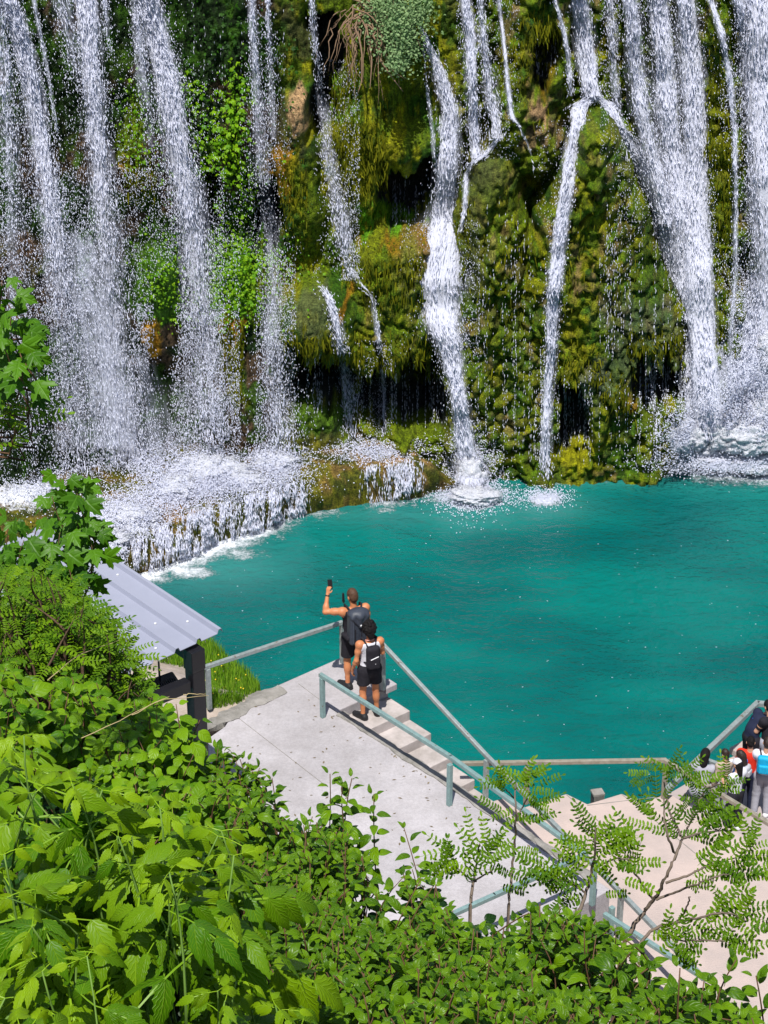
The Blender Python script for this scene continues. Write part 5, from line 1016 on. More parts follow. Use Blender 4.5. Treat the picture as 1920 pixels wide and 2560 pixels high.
# ------------------------------------------------------------------ leaves
def leaf_mat(name, c1, c2, tl=.35, rough=.38, vein=.5, vfreq=6, spec=.22):
    m, k, b, o = newmat(name)
    a = k.attr('luv', 'Vector'); sp = k.n('ShaderNodeSeparateXYZ'); k.L(a, sp.inputs[0]); u, v, r = sp.outputs
    au = k.math('ABSOLUTE', u)
    ph = k.math('MULTIPLY', k.math('SUBTRACT', v, k.math('MULTIPLY', au, .35)), vfreq * 2 * math.pi)
    w = k.math('POWER', k.math('ADD', k.math('MULTIPLY', k.math('SINE', ph), .5), .5), 5)
    mr = k.rng(au, .0, .09, 1, 0)
    vv = k.math('MAXIMUM', k.math('MULTIPLY', w, .6), mr)
    c = k.mix(r, c1, c2)
    c = k.mix(k.math('MULTIPLY', vv, vein), c, tuple(min(1, q * 1.5 + .03) for q in c2))
    k.L(c, b.inputs['Base Color']); b.inputs['Roughness'].default_value = rough; b.inputs['Specular IOR Level'].default_value = spec
    k.L(k.bump(k.math('SUBTRACT', 1., vv), .5, .006), b.inputs['Normal'])
    t = k.n('ShaderNodeBsdfTranslucent'); k.L(k.mix(r, tuple(q * 1.3 for q in c1), tuple(q * 1.3 for q in c2)), t.inputs[0])
    mx = k.n('ShaderNodeMixShader'); mx.inputs[0].default_value = tl; k.L(b.outputs[0], mx.inputs[1]); k.L(t.outputs[0], mx.inputs[2]); k.L(mx.outputs[0], o.inputs[0])
    return m
def blade(n, wfun, curl=.25, fold=.18, teeth=0, wave=0.):
    """one leaf along +y, length 1, normal +z: rows of 3 verts. returns V, quads, luv"""
    v = np.linspace(0, 1, n + 1); w = np.array([wfun(q) for q in v])
    if teeth: w = w * (1 + teeth * np.where(np.arange(n + 1) % 2, .5, -.5))
    Vv, uv = [], []
    for i, q in enumerate(v):
        ang = curl * q; yy_ = math.sin(ang) / curl if curl else q; zz_ = -(1 - math.cos(ang)) / curl if curl else 0
        for s in (-1, -.5, 0, .5, 1):
            Vv.append((s * w[i], yy_ - abs(s) * w[i] * (.12 if teeth else 0), zz_ + abs(s) * w[i] * fold * (1 - .9 * abs(s)) * 2 + wave * math.sin(q * 9 + s * 2) * abs(s) * w[i])); uv.append((s, q))
    return np.array(Vv), gridfaces(n + 1, 5)[:, ::-1], np.array(uv)
DOG = blade(8, lambda v: .25 * (math.sin(math.pi * min(v, 1) ** .82) ** .85) * (1 - .35 * v) + .002, curl=1.15, fold=.4, wave=.12)
WIDE = blade(8, lambda v: .36 * (math.sin(math.pi * v ** .75) ** .8) * (1 - .25 * v) + .002, curl=.7, fold=.25, wave=.1)
ELD = blade(14, lambda v: .225 * (math.sin(math.pi * v ** .72) ** .85) * (1 - .35 * v) + .002, curl=.6, fold=.28, teeth=.22, wave=.08)
def xf(T, pos, dirv, nor, s):
    d = nrm(V3(dirv)); x = nrm(np.cross(d, V3(nor))); n = np.cross(x, d)
    return T[0] @ (np.stack([x, d, n]) * s) + V3(pos), T[1], T[2]
def merge(parts):
    Vv, f, uv = [], [], []; n = 0
    for p in parts: Vv.append(p[0]); f.append(p[1] + n); uv.append(p[2]); n += len(p[0])
    return np.concatenate(Vv), np.concatenate(f), np.concatenate(uv)
def compound(T, pairs, leaf, span, start, droop, term=1.1, ang=65, curve=.35, shrink=.0, npet=True):
    """pinnate leaf along +y"""
    ps = []; 
    def rach(y): return V3((0, y, -curve * y * y / max(span, .1)))
    for i in range(pairs):
        y = start + (span - start) * i / max(pairs - .0, 1); c = rach(y); sz = leaf * (1 - shrink * abs(i / max(pairs - 1, 1) - .4)) * rng.uniform(.9, 1.1)
        for s in (-1, 1):
            a = R(ang + rng.uniform(-10, 10)); d = V3((s * math.sin(a), math.cos(a), -droop + rng.uniform(-.12, .12))); ps.append(xf(T, c, d, V3((s * .15 + rng.normal(0, .12), rng.normal(0, .12), 1)), sz))
    ps.append(xf(T, rach(span), V3((0, 1, -curve - droop)), V3((0, .3, 1)), leaf * term))
    # rachis as a thin ribbon
    ys = np.linspace(0, span, 5); r = np.array([rach(y) for y in ys]); w = .012 * leaf + .004
    rb = np.concatenate([r + V3((w, 0, 0)), r - V3((w, 0, 0))]); f = np.array([(i, i + 1, 6 + i, 5 + i) for i in range(4)])
    ps.append((rb, f, np.tile(V3((0, .5))[:2] if False else np.array([[.0, .5]]), (10, 1))))
    return merge(ps)
ELDC = [compound(ELD, p, .62, .62, .30, .9, 1.15, 58, .55, 0) for p in (1, 1, 2, 2, 2)]
SML = blade(2, lambda v: .25 * math.sin(math.pi * (.08 + .84 * v)) , curl=.2, fold=.2)
SML = (SML[0], SML[1], SML[2])
def tri(n, wd):
    v = np.linspace(0, 1, n + 1); Vv, uv = [], []
    for q in v:
        w = wd * (math.sin(math.pi * (.06 + .88 * q)) ** .6)
        for s in (-1, 0, 1): Vv.append((s * w, q, abs(s) * w * .25 - .1 * q * q)); uv.append((s, q))
    return np.array(Vv), gridfaces(n + 1, 3)[:, ::-1], np.array(uv)
LOC = [compound(tri(4, .24), p, .17, 1.0, .10, .18, 1, 72, .30) for p in (6, 7, 8)]
def maple_leaf():
    out = [(0, 0), (.10, -.05), (.30, -.12), (.36, .02), (.52, .02), (.44, .16), (.40, .24), (.62, .42), (.58, .50), (.66, .66), (.48, .62), (.40, .60), (.26, .50), (.20, .60), (.24, .76), (.14, .80), (0, 1.05)]
    pts = out + [(-x, y) for x, y in out[-2:0:-1]]; n = len(pts)
    Vv = [(0, .28, .0)] + [(x, y, -.28 * (x * x + (y - .3) ** 2) + .06 * math.sin(5 * x + 4 * y)) for x, y in pts]
    f = [(0, 1 + i, 1 + (i + 1) % n, 1 + (i + 1) % n) for i in range(n)]
    f = np.array([(0, 1 + i, 1 + (i + 1) % n) for i in range(n)])
    uv = np.array([(0, .4)] + [(x * 1.2, y) for x, y in pts]); return np.array(Vv), f, uv
MPL = maple_leaf()
class Leaves:
    def __init__(s): s.P = {}; 
    def add(s, T, pos, dirv, nor, size, r=None):
        s.P.setdefault(id(T), (T, []))[1].append((*pos, *dirv, *nor, size, rng.random() if r is None else r))
    def build(s, name, mat, root):
        Vs, f4, f3, lu, n = [], [], [], [], 0
        for T, L in s.P.values():
            A = np.array(L); d = nrm(A[:, 3:6]); x = nrm(np.cross(d, A[:, 6:9])); nn = np.cross(x, d)
            Rm = np.stack([x, d, nn], 1) * A[:, 9, None, None]
            Vv = np.einsum('vk,nkj->nvj', T[0], Rm) + A[:, None, 0:3]
            k = len(T[0]); ff = (T[1][None] + (np.arange(len(A)) * k)[:, None, None]).reshape(-1, T[1].shape[1]) + n
            (f4 if T[1].shape[1] == 4 else f3).append(ff)
            lu.append(np.concatenate([np.broadcast_to(T[2][None], (len(A), k, 2)), np.broadcast_to(A[:, 10, None, None], (len(A), k, 1))], -1).reshape(-1, 3))
            Vs.append(Vv.reshape(-1, 3)); n += len(A) * k
        o = npmesh(name, np.concatenate(Vs), [np.concatenate(q) for q in (f4, f3) if q], mat, None, True, {'luv': np.concatenate(lu)})
        return attach(o, root) if root is not None else o
def inpoly(px, py, poly):
    r = np.zeros(px.shape, bool); j = len(poly) - 1
    for i in range(len(poly)):
        xi, yi = poly[i]; xj, yj = poly[j]
        c = ((yi > py) != (yj > py)) & (px < (xj - xi) * (py - yi) / (yj - yi + 1e-9) + xi); r ^= c; j = i
    return r
def sample(poly, n):
    a = np.array(poly, float); lo, hi = a.min(0), a.max(0); out = []
    while len(out) < n:
        q = rng.uniform(lo, hi, (n * 3, 2)); out += [tuple(p) for p in q[inpoly(q[:, 0], q[:, 1], poly)]]
    return np.array(out[:n])
def rv(s=1.): return rng.normal(0, s, 3)
BARK = M('brown bark', (.10, .06, .035), .8, .3, bump=.4, bscale=30)
TWIG = M('reddish twig', (.13, .07, .035), .7, .3)
GTWIG = M('green shoot', (.16, .28, .05), .6, .3)
GREYB = M('grey brown bark', (.17, .13, .10), .8, .3, bump=.4, bscale=30)

def shrub(name, label, cat, shoots, base, style, mat, wood, trunk_r=.03, group=None, lean=(0, .0), crown=None, sag=.25):
    """shoots: list of (tip point, length, size). Each shoot is a leafy stem that runs back to a shared base."""
    base = V3(base); rt = tag(empty(name, base), label, cat, group)
    LV_ = Leaves(); W_ = MB(); tips = np.array([s[0] for s in shoots])
    # main limbs: cluster tips, one limb to each cluster
    kc = max(1, min(9, len(shoots) // 10)); ci = tips[rng.choice(len(tips), kc, replace=False)]
    for _ in range(4):
        lab = np.argmin(((tips[:, None] - ci[None]) ** 2).sum(-1), 1); ci = np.array([tips[lab == i].mean(0) if (lab == i).any() else ci[i] for i in range(kc)])
    foot = base; base = base if crown is None else V3(crown)
    if crown is not None: W_.tube([foot, foot * .6 + base * .4 + rv(.05), foot * .2 + base * .8 + rv(.05), base], [trunk_r * 1.6, trunk_r * 1.4, trunk_r * 1.2, trunk_r], 8)
    forks = []
    for c in ci:
        f = c + nrm(base - c) * .55 + V3((0, 0, -sag)); forks.append(f)
        mid_ = base * .5 + f * .5 + rv(.06) + V3((0, 0, -.08)); s = np.linspace(0, 1, 7)[:, None]
        W_.tube((1 - s) ** 2 * base + 2 * s * (1 - s) * mid_ + s * s * f, np.linspace(trunk_r, trunk_r * .5, 7), 6)
    for i, (tip, L, sz) in enumerate(shoots):
        tip = V3(tip); up = nrm(V3((lean[0], lean[1], 1)) + rv(.28)); low = tip - up * L; f = forks[lab[i]]
        bend = rv(.04); s = np.linspace(0, 1, 6)[:, None]; ctrl = low * .6 + f * .4 + V3((0, 0, -.05))
        stem = (1 - s) ** 2 * low + 2 * s * (1 - s) * ((low + tip) / 2 + bend) + s * s * tip
        if L > .15: W_.tube(np.concatenate([[f], [ctrl], stem]), np.linspace(trunk_r * .28, .0022, 8), 4)
        else: W_.tube(stem, np.linspace(.004, .0015, 6), 4)
        style(LV_, stem, L, sz)
    LV_.build('foliage', mat, rt); attach(W_.build('stems', wood, None, True), rt)
    return rt
def along(stem, q):
    i = q * (len(stem) - 1); a = min(int(i), len(stem) - 2); t = i - a
    return stem[a] * (1 - t) + stem[a + 1] * t, nrm(stem[a + 1] - stem[a])
def st_dog(LV_, stem, L, sz):
    n = max(3, int(L / .055)); a0 = rng.uniform(0, 6.28)
    for i in range(n):
        q = 1 - i / n * .98; p, d = along(stem, q); a = a0 + i * 1.57 + rng.normal(0, .25); x = nrm(np.cross(d, V3((.3, .9, .1)))); y = np.cross(d, x)
        for s in (0, math.pi):
            o = math.cos(a + s) * x + math.sin(a + s) * y; e = min(.35 + .9 * (1 - q) * n * .18, 1.0)
            dv = o * e + d * (1.15 - e) * .8 + V3((0, 0, rng.normal(.0, .2))); size = sz * min(.45 + (1 - q) * n * .2, 1) * rng.uniform(.8, 1.15)
            LV_.add(DOG, p + o * .012, dv, d * .5 + V3((0, -.3, .9)) + rv(.4), size)
def st_wide(LV_, stem, L, sz):
    n = max(3, int(L / .06)); a0 = rng.uniform(0, 6.28)
    for i in range(n):
        q = 1 - i / n * .98; p, d = along(stem, q); a = a0 + i * 2.4; x = nrm(np.cross(d, V3((.3, .9, .1)))); y = np.cross(d, x)
        o = math.cos(a) * x + math.sin(a) * y
        for s in (1, -1):
            LV_.add(WIDE, p + o * .015 * s, o * s + V3((0, -.1, rng.normal(.0, .25))), V3((0, -.35, 1)) + rv(.3), sz * min(.5 + (1 - q) * n * .2, 1) * rng.uniform(.75, 1.15))
def st_eld(LV_, stem, L, sz):
    n = max(2, int(L / .11)); a0 = rng.uniform(0, 6.28)
    for i in range(n):
        q = 1 - i / n * .95; p, d = along(stem, q); a = a0 + i * 1.57 + rng.normal(0, .2)
        for s in (0, math.pi):
            o = V3((math.cos(a + s), math.sin(a + s), 0)); size = sz * (min(.35 + i * .28, 1) * rng.uniform(.85, 1.15)) 
            rr = np.clip(rng.random() * .7 + (.55 if i == 0 else 0), 0, 1)
            LV_.add(ELDC[rng.integers(5)], p, o + V3((0, -.12, .45 - .12 * i)), V3((0, -.45, 1)) + o * .25 + rv(.3), size, rr)
def st_loc(LV_, stem, L, sz):
    n = max(2, int(L / .06)); a0 = rng.uniform(0, 6.28)
    for i in range(n):
        q = 1 - i / n * .97; p, d = along(stem, q); a = a0 + i * 2.5
        o = V3((math.cos(a), math.sin(a), 0)); LV_.add(LOC[rng.integers(3)], p, o + d * (.7 - .25 * min(i, 3)) + V3((0, 0, .15)), V3((0, -.3, 1)) + rv(.25), sz * min(.6 + i * .15, 1) * rng.uniform(.8, 1.15))
def st_map(LV_, stem, L, sz):
    n = max(2, int(L / .07)); a0 = rng.uniform(0, 6.28)
    for i in range(n):
        q = 1 - i / n * .97; p, d = along(stem, q); a = a0 + i * 1.57
        for s in (0, math.pi):
            o = V3((math.cos(a + s), math.sin(a + s), 0)); pp = p + o * rng.uniform(.03, .09) + V3((0, 0, .02))
            LV_.add(MPL, pp, o + V3((0, -.35, -.55)) + rv(.2), V3((0, -.75, .7)) + rv(.3), sz * rng.uniform(.6, 1.1))
def shoots_in(poly, n, Dfun, Lr, sz, jit=.38, inset=0):
    q = sample(poly, n * 2); cl = fbm(q[:, 0] * .011, q[:, 1] * .011, 77); q = q[np.argsort(-cl - rng.uniform(0, .16, len(cl)))][:n]; r = []
    for u, v in q: r.append((pd(u, v, Dfun(u, v) + rng.uniform(-jit, jit)), rng.uniform(*Lr), sz * rng.uniform(.85, 1.15)))
    return r
Ld = leaf_mat('dogwood leaf', (.032, .100, .001), (.135, .26, .002), .18, .34, .45, 5)
Lb = leaf_mat('box elder leaf', (.045, .150, .001), (.225, .37, .003), .22, .42, .35, 8)
Lw = leaf_mat('broad young leaf', (.050, .155, .001), (.18, .325, .003), .22, .42, .3, 5)
Ll = leaf_mat('locust leaf', (.045, .135, .001), (.17, .31, .002), .25, .45, .2, 2)
Lm = leaf_mat('maple leaf', (.024, .090, .003), (.085, .22, .004), .25, .42, .3, 3)
Lk = leaf_mat('shade darkened understorey leaf', (.008, .036, .004), (.022, .08, .006), .2, .4, .3, 4)  # shade behind the canopy put into this leaf colour
def Dog(u, v): return np.interp(v, [1850, 2100, 2560], [10.2, 8.6, 6.3])
def Del(u, v): return np.interp(v, [1800, 2200, 2560], [6.6, 5.3, 4.6]) + .0006 * u
def Dmid(u, v): return np.interp(v, [1600, 2000, 2300], [11.5, 9.3, 8.])
def gbase(u, v, D, back=.5):
    P = pd(u, v, D); y = P[1] + back; return (P[0], y, hillz(P[0], y))
# dogwood thicket: three shrubs side by side
d1 = [(530, 1885), (640, 1895), (700, 1945), (770, 2000), (860, 2065), (910, 2130), (905, 2560), (560, 2560), (640, 2250), (560, 2060)]
d2 = [(800, 2030), (900, 2090), (960, 2145), (1060, 2185), (1130, 2225), (1240, 2260), (1290, 2280), (1290, 2560), (860, 2560), (860, 2100)]
d3 = [(1240, 2255), (1330, 2270), (1440, 2290), (1550, 2330), (1610, 2400), (1660, 2450), (1760, 2490), (1900, 2540), (1930, 2570), (1230, 2570)]
shrub('dogwood_shrub', 'glossy dogwood shrub with stiff upright twigs just right of the bright box elder', 'shrub', shoots_in(d1, 250, Dog, (.25, .5), .092) + [(pd(u, v, 10.), .5, .10) for u, v in [(545, 1872), (570, 1882), (600, 1898), (628, 1925), (555, 1905), (585, 1890), (640, 1945), (610, 1940), (560, 1895), (590, 1900), (620, 1905), (650, 1920), (600, 1935), (560, 1930), (680, 1945)]], gbase(760, 2450, 7.2), st_dog, Ld, TWIG, .016, 'dogwood thicket below the platform')
shrub('dogwood_shrub', 'glossy dogwood shrub in the bottom middle, in front of the pale platform', 'shrub', shoots_in(d2, 230, Dog, (.25, .5), .092) + [(pd(u, v, 8.9), .45, .10) for u, v in [(855, 1965), (880, 1945), (935, 1985), (1010, 2070), (825, 1935)]], gbase(1080, 2470, 7.2), st_dog, Ld, TWIG, .016, 'dogwood thicket below the platform')
shrub('dogwood_shrub', 'glossy dogwood shrub in the bottom right corner with large leaf sprays over the terrace', 'shrub', shoots_in(d3, 240, Dog, (.25, .5), .092) + [(pd(u, v, 7.6), .5, .10) for u, v in [(1440, 2270), (1490, 2300), (1530, 2320), (1400, 2265), (1560, 2350), (1350, 2260), (1590, 2400), (1480, 2340)]] + [(pd(u, v, 6.2), .35, .11) for u, v in [(1840, 2400), (1800, 2470), (1890, 2440), (1760, 2450), (1700, 2420)]], gbase(1560, 2520, 6.8), st_dog, Ld, TWIG, .016, 'dogwood thicket below the platform')
# deeper layer, its leaf colour darkened to stand for shade under the canopy
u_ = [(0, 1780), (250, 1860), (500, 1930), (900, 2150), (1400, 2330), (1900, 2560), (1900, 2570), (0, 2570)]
shrub('understorey_shrub', 'undergrowth in shade-darkened green showing between the box elder and the dogwoods', 'shrub', shoots_in(u_, 290, lambda u, v: Dog(u, v) + .9, (.3, .5), .12, .3), gbase(800, 2500, 8.), st_wide, Lk, BARK, .02)
e1 = [(0, 1830), (110, 1850), (250, 1880), (330, 2010), (300, 2200), (330, 2350), (330, 2570), (0, 2570)]
e2 = [(270, 2030), (430, 2010), (560, 2060), (640, 2200), (590, 2300), (470, 2330), (330, 2300)]
e3 = [(560, 2400), (650, 2390), (700, 2470), (740, 2570), (520, 2570)]
shrub('box_elder', 'bright yellow green box elder sapling filling the bottom left corner', 'sapling', shoots_in(e1, 26, lambda u, v: Del(u, v) + rng.uniform(-.35, .45), (.3, .5), .25) + [(pd(u, v, 5.5), .4, .28) for u, v in [(60, 1840), (90, 1980), (180, 1960), (60, 2240), (110, 2380), (40, 2300)]], gbase(150, 2600, 5.2), st_eld, Lb, GTWIG, .02, 'box elder saplings at the bottom left')
shrub('box_elder', 'bright box elder sapling with hanging toothed leaflets between the corner sapling and the dogwoods', 'sapling', shoots_in(e2, 17, lambda u, v: Del(u, v) + rng.uniform(-.4, .3), (.3, .5), .25) + [(pd(u, v, 5.4), .4, .28) for u, v in [(400, 2020), (330, 2090), (545, 2090), (420, 2170), (250, 2190)]], gbase(430, 2560, 5.5), st_eld, Lb, GTWIG, .02, 'box elder saplings at the bottom left')
shrub('box_elder', 'small light green box elder tip at the bottom edge below the dogwoods', 'sapling', shoots_in(e3, 7, lambda u, v: 5.2, (.25, .4), .22), gbase(630, 2640, 5.2), st_eld, Lb, GTWIG, .015, 'box elder saplings at the bottom left')
m1 = [(20, 1640), (200, 1700), (330, 1720), (420, 1750), (500, 1840), (560, 1890), (600, 1960), (520, 2020), (330, 2020), (250, 1900), (0, 1850), (0, 1650)]
shrub('broadleaf_shrub', 'light green broad leaved bush at the foot of the black roof post', 'shrub', shoots_in(m1, 150, Dmid, (.25, .5), .12) + [(pd(u, v, 10.), .45, .13) for u, v in [(440, 1760), (500, 1800), (470, 1850), (390, 1780), (350, 1830)]], gbase(300, 2060, 9.6), st_wide, Lw, TWIG, .022)
c1 = [(0, 1430), (110, 1420), (170, 1470), (220, 1520), (280, 1580), (310, 1620), (345, 1680), (360, 1730), (300, 1760), (150, 1720), (0, 1680)]
shrub('locust_tree', 'fine leaved locust tree covering the left part of the grey roof', 'tree', shoots_in(c1, 210, lambda u, v: 12.2 + rng.uniform(-.5, .8), (.25, .45), .2, .3) + [(pd(u, v, 12.6), .35, .2) for u, v in sample([(0, 1440), (140, 1440), (320, 1560), (350, 1680), (0, 1700)], 110)], gbase(60, 1980, 12.2, .3), st_loc, Ll, BARK, .05)
c2 = [(0, 1300), (90, 1330), (160, 1400), (200, 1450), (120, 1470), (0, 1480)]
shrub('maple_sapling', 'dark lobed maple twigs rising above the locust leaves, in front of the left cascade', 'sapling', [(pd(u, v, 13.2 + rng.uniform(-.3, .3)), .4, .14) for u, v in [(150, 1195), (190, 1215), (205, 1235), (130, 1240), (100, 1290), (180, 1290), (215, 1320), (225, 1355), (150, 1330), (110, 1370), (60, 1350), (160, 1385), (60, 1420), (20, 1300), (20, 1390), (110, 1440)]], gbase(60, 1750, 13.4), st_map, Lm, TWIG, .03)
shrub('maple_sapling', 'lobed maple branch entering at the left edge before the misty waterfall', 'sapling', [(pd(u, v, 8. + rng.uniform(-.2, .2)), .2, .09) for u, v in [(5, 700), (20, 760), (35, 800), (30, 850), (50, 880), (20, 900), (5, 820), (45, 940), (10, 950), (-20, 760), (-20, 880), (40, 830), (30, 780), (55, 910), (10, 870), (28, 920)]], gbase(-420, 1100, 8.), st_map, Lm, TWIG, .02, crown=pd(-330, 780, 8.1), sag=.03)
shrub('locust_tree', 'feathery locust spray below the maple branch at the left edge', 'tree', [(pd(u, v, 8.1 + rng.uniform(-.2, .2)), .2, .2) for u, v in [(30, 985), (60, 1005), (20, 1020), (55, 1045), (5, 1000), (0, 1050), (75, 1020), (35, 1060)]], gbase(-520, 1300, 8.), st_loc, Ll, TWIG, .02, crown=pd(-330, 1000, 8.1), sag=.03)

# locust saplings lower right: explicit branch drawings
def locust(label, D, limbs, tufts, base_px, rad=.018, sz=.15, keep=.56):
    base = V3(gbase(*base_px, D, .3)); rt = tag(empty('locust_sapling', base), label, 'sapling', 'locust saplings over the terrace'); W_ = MB(); L_ = Leaves()
    for li, l in enumerate(limbs):
        l = [z6(*p) for p in l]; P = np.array([pd(u, v, D + .12 * math.sin(i * 1.3 + li)) for i, (u, v) in enumerate(l)])
        s = np.linspace(0, len(P) - 1, len(P) * 5); P2 = np.stack([np.interp(s, range(len(P)), P[:, k]) for k in range(3)], -1)
        P2 = np.stack([smooth1(P2[:, k], 2) for k in range(3)], -1) + rng.normal(0, .002, P2.shape)
        if li == 0: P2 = np.concatenate([[base], P2])
        W_.tube(P2, np.linspace(rad * (1 if li == 0 else .55), .003, len(P2)), 6)
    for (x, y, a, s) in tufts:
        if rng.random() > keep: continue
        p = pd(*z6(x, y), D + rng.uniform(-.1, .15)); a = R(a)
        dv = V3((math.cos(a), rng.uniform(-.35, .35), math.sin(a))); L_.add(LOC[rng.integers(3)], p, dv, V3((rng.normal(0, .25), -.75, .65)), sz * s * rng.uniform(.9, 1.1))
    L_.build('foliage', Ll, rt); attach(W_.build('branches', GREYB, None, True), rt); return rt
def fan(x, y, a0, a1, n, s, jx=18, jy=18): return [(x + rng.normal(0, jx), y + rng.normal(0, jy), a, s) for a in np.linspace(a0, a1, n)]
T1 = fan(1235, 800, 20, 160, 7, .9) + fan(1200, 880, -10, 190, 8, .9) + fan(1310, 760, 30, 150, 6, .7, 26, 20) + fan(1330, 850, -30, 60, 7, 1.) + fan(1370, 1010, -30, 70, 10, 1.05, 40, 40) + fan(1480, 1010, -40, 60, 9, 1., 30, 40) + fan(1560, 940, 20, 110, 6, .8, 20, 20) + fan(1500, 1090, -30, 40, 6, 1., 40, 20) + fan(1130, 700, 60, 130, 5, .8) + fan(1080, 790, 90, 190, 6, .8) + fan(1130, 560, 30, 170, 8, .75, 30, 20) + fan(1210, 600, -20, 150, 7, .7, 40, 20) + fan(1330, 620, -20, 130, 9, .75, 50, 30) + fan(1400, 700, -60, 60, 7, .75, 40, 30) + fan(1450, 600, 0, 120, 6, .6, 30, 20) + fan(1060, 570, 120, 230, 5, .6) + fan(1290, 680, 180, 300, 5, .6, 40, 20) + fan(980, 880, 100, 200, 5, .9) + fan(930, 1000, -20, 90, 5, .7)
T1 += fan(1270, 1120, -60, 20, 5, .8, 40, 20) + fan(1450, 900, 30, 120, 6, .9, 40, 30) + fan(1600, 1060, -30, 50, 4, .9, 20, 20)
T1b = fan(1450, 1230, -20, 120, 8, .9, 40, 20) + fan(1330, 1310, -50, 110, 12, 1., 60, 40) + fan(1470, 1290, -50, 80, 9, .9, 40, 30) + fan(1300, 1420, -60, 60, 12, .95, 70, 30) + fan(1120, 1420, -10, 120, 9, .9, 60, 20) + fan(1450, 1420, -40, 50, 7, .9, 50, 30) + fan(1560, 1340, -40, 40, 5, .9, 20, 20) + fan(1220, 1500, -50, 50, 7, .8, 50, 20)
locust('open branched locust sapling with long bare twigs in front of the pink terrace', 8.6, [[(930, 1420), (1010, 1300), (1080, 1215), (1130, 1130), (1190, 990), (1225, 905), (1260, 830), (1310, 755)], [(1080, 1215), (1180, 1175), (1280, 1140), (1400, 1090), (1500, 1080)], [(1080, 1215), (1020, 1130), (970, 1060), (950, 980)], [(1190, 990), (1150, 890), (1130, 780), (1135, 690)], [(1130, 1130), (1260, 1090), (1380, 1030), (1500, 1000)], [(1225, 905), (1330, 870), (1450, 860)], [(1225, 905), (1150, 740), (1130, 600)], [(1260, 830), (1330, 660), (1440, 620)]], T1, (1500, 2480), .011)
locust('low spreading locust sapling below the open branched one, over the lower rail', 8.2, [[(980, 1480), (1080, 1350), (1200, 1325), (1330, 1300), (1450, 1270), (1560, 1330)], [(1080, 1350), (1200, 1420), (1330, 1420), (1450, 1420)], [(1200, 1325), (1240, 1270), (1270, 1190)]], T1b, (1530, 2530), .008)
T2 = fan(390, 590, 10, 170, 10, .85, 30, 24) + fan(330, 640, 90, 220, 7, .8, 30, 20) + fan(450, 640, -40, 70, 9, .85, 40, 24) + fan(470, 700, -50, 30, 5, .7, 20, 20) + fan(370, 770, 120, 210, 7, .8, 40, 20) + fan(420, 820, -30, 40, 7, .85, 30, 20) + fan(350, 950, 150, 200, 4, .6) + fan(400, 970, -20, 40, 5, .8) + fan(300, 640, 40, 150, 5, .7)
locust('slim upright locust sapling crossing the stair rails', 8.8, [[(345, 1250), (365, 1080), (378, 930), (388, 800), (380, 700), (385, 610)], [(388, 800), (430, 720), (460, 660)], [(380, 700), (330, 650)]], T2, (1270, 2330), .007)
T3 = fan(800, 900, 20, 160, 10, .95, 40, 20) + fan(740, 960, 60, 200, 9, .9, 30, 30) + fan(860, 960, -30, 100, 9, .9, 40, 30) + fan(820, 1060, -40, 200, 14, .95, 70, 40) + fan(700, 1080, 100, 240, 10, .9, 60, 30) + fan(930, 1060, -40, 60, 8, .9, 40, 30) + fan(640, 1090, 120, 230, 9, .9, 50, 30) + fan(560, 1110, 60, 200, 9, .9, 50, 30) + fan(700, 1190, 120, 260, 7, .8, 50, 30) + fan(820, 1190, -40, 30, 5, .8, 50, 20) + fan(760, 1010, 30, 150, 7, .9, 30, 30)
locust('dense locust sapling at the corner of the platform rail', 8.4, [[(680, 1330), (740, 1180), (770, 1060), (790, 930), (780, 840)], [(740, 1180), (650, 1120), (540, 1110)], [(770, 1060), (880, 1000), (960, 1010)]], T3, (1450, 2440), .009)
T4 = fan(200, 960, 20, 160, 10, .95, 40, 24) + fan(120, 990, 70, 210, 10, .95, 40, 30) + fan(260, 1030, -40, 90, 9, .9, 40, 30) + fan(180, 1080, 0, 200, 12, .9, 80, 30) + fan(60, 1060, 60, 220, 9, .9, 40, 30) + fan(330, 1100, -30, 60, 7, .8, 40, 20)
locust('bushy locust sapling beside the dogwoods, in front of the platform', 8.6, [[(150, 1250), (170, 1120), (190, 1000), (200, 920)], [(170, 1120), (80, 1050)], [(170, 1120), (270, 1060)]], T4, (1190, 2370), .008)

# grass on the bank
def grass(name, label, pts, hgt, wid, mat, lean=.4, kind='stuff', cat='grass'):
    n = len(pts); a = rng.uniform(0, 6.28, n); ln = np.stack([np.cos(a), np.sin(a), 0 * a], -1) * rng.uniform(.1, lean, n)[:, None]
    h = hgt * rng.uniform(.5, 1.2, n)[:, None]; sd = np.stack([-np.sin(a), np.cos(a), 0 * a], -1) * wid
    up = V3((0, 0, 1)); Vv = np.stack([pts - sd, pts + sd, pts + up * h * .55 + ln * h * .35 + sd * .8, pts + up * h * .55 + ln * h * .35 - sd * .8, pts + up * h * .9 + ln * h], 1).reshape(-1, 3)
    i = np.arange(n)[:, None] * 5; r = rng.random(n)
    lu = np.stack([np.tile([-.5, .5, .5, -.5, 0], n), np.tile([0, 0, .5, .5, 1], n), np.repeat(r, 5)], -1)
    return tag(npmesh(name, Vv, [i + np.array([[0, 1, 2, 3]]), i + np.array([[3, 2, 4]])], mat, None, True, {'luv': lu}), label, cat, kind=kind)
Lg = leaf_mat('grass blade', (.09, .25, .006), (.26, .42, .03), .35, .5, .0, 2)
gpoly = [(505, 1780), (600, 1760), (655, 1730), (625, 1690), (575, 1655), (530, 1610), (490, 1590), (400, 1600), (400, 1660), (480, 1670), (505, 1700)]
q = sample(gpoly, 5200); P = np.array([pz(u, v, 1.2) for u, v in q])
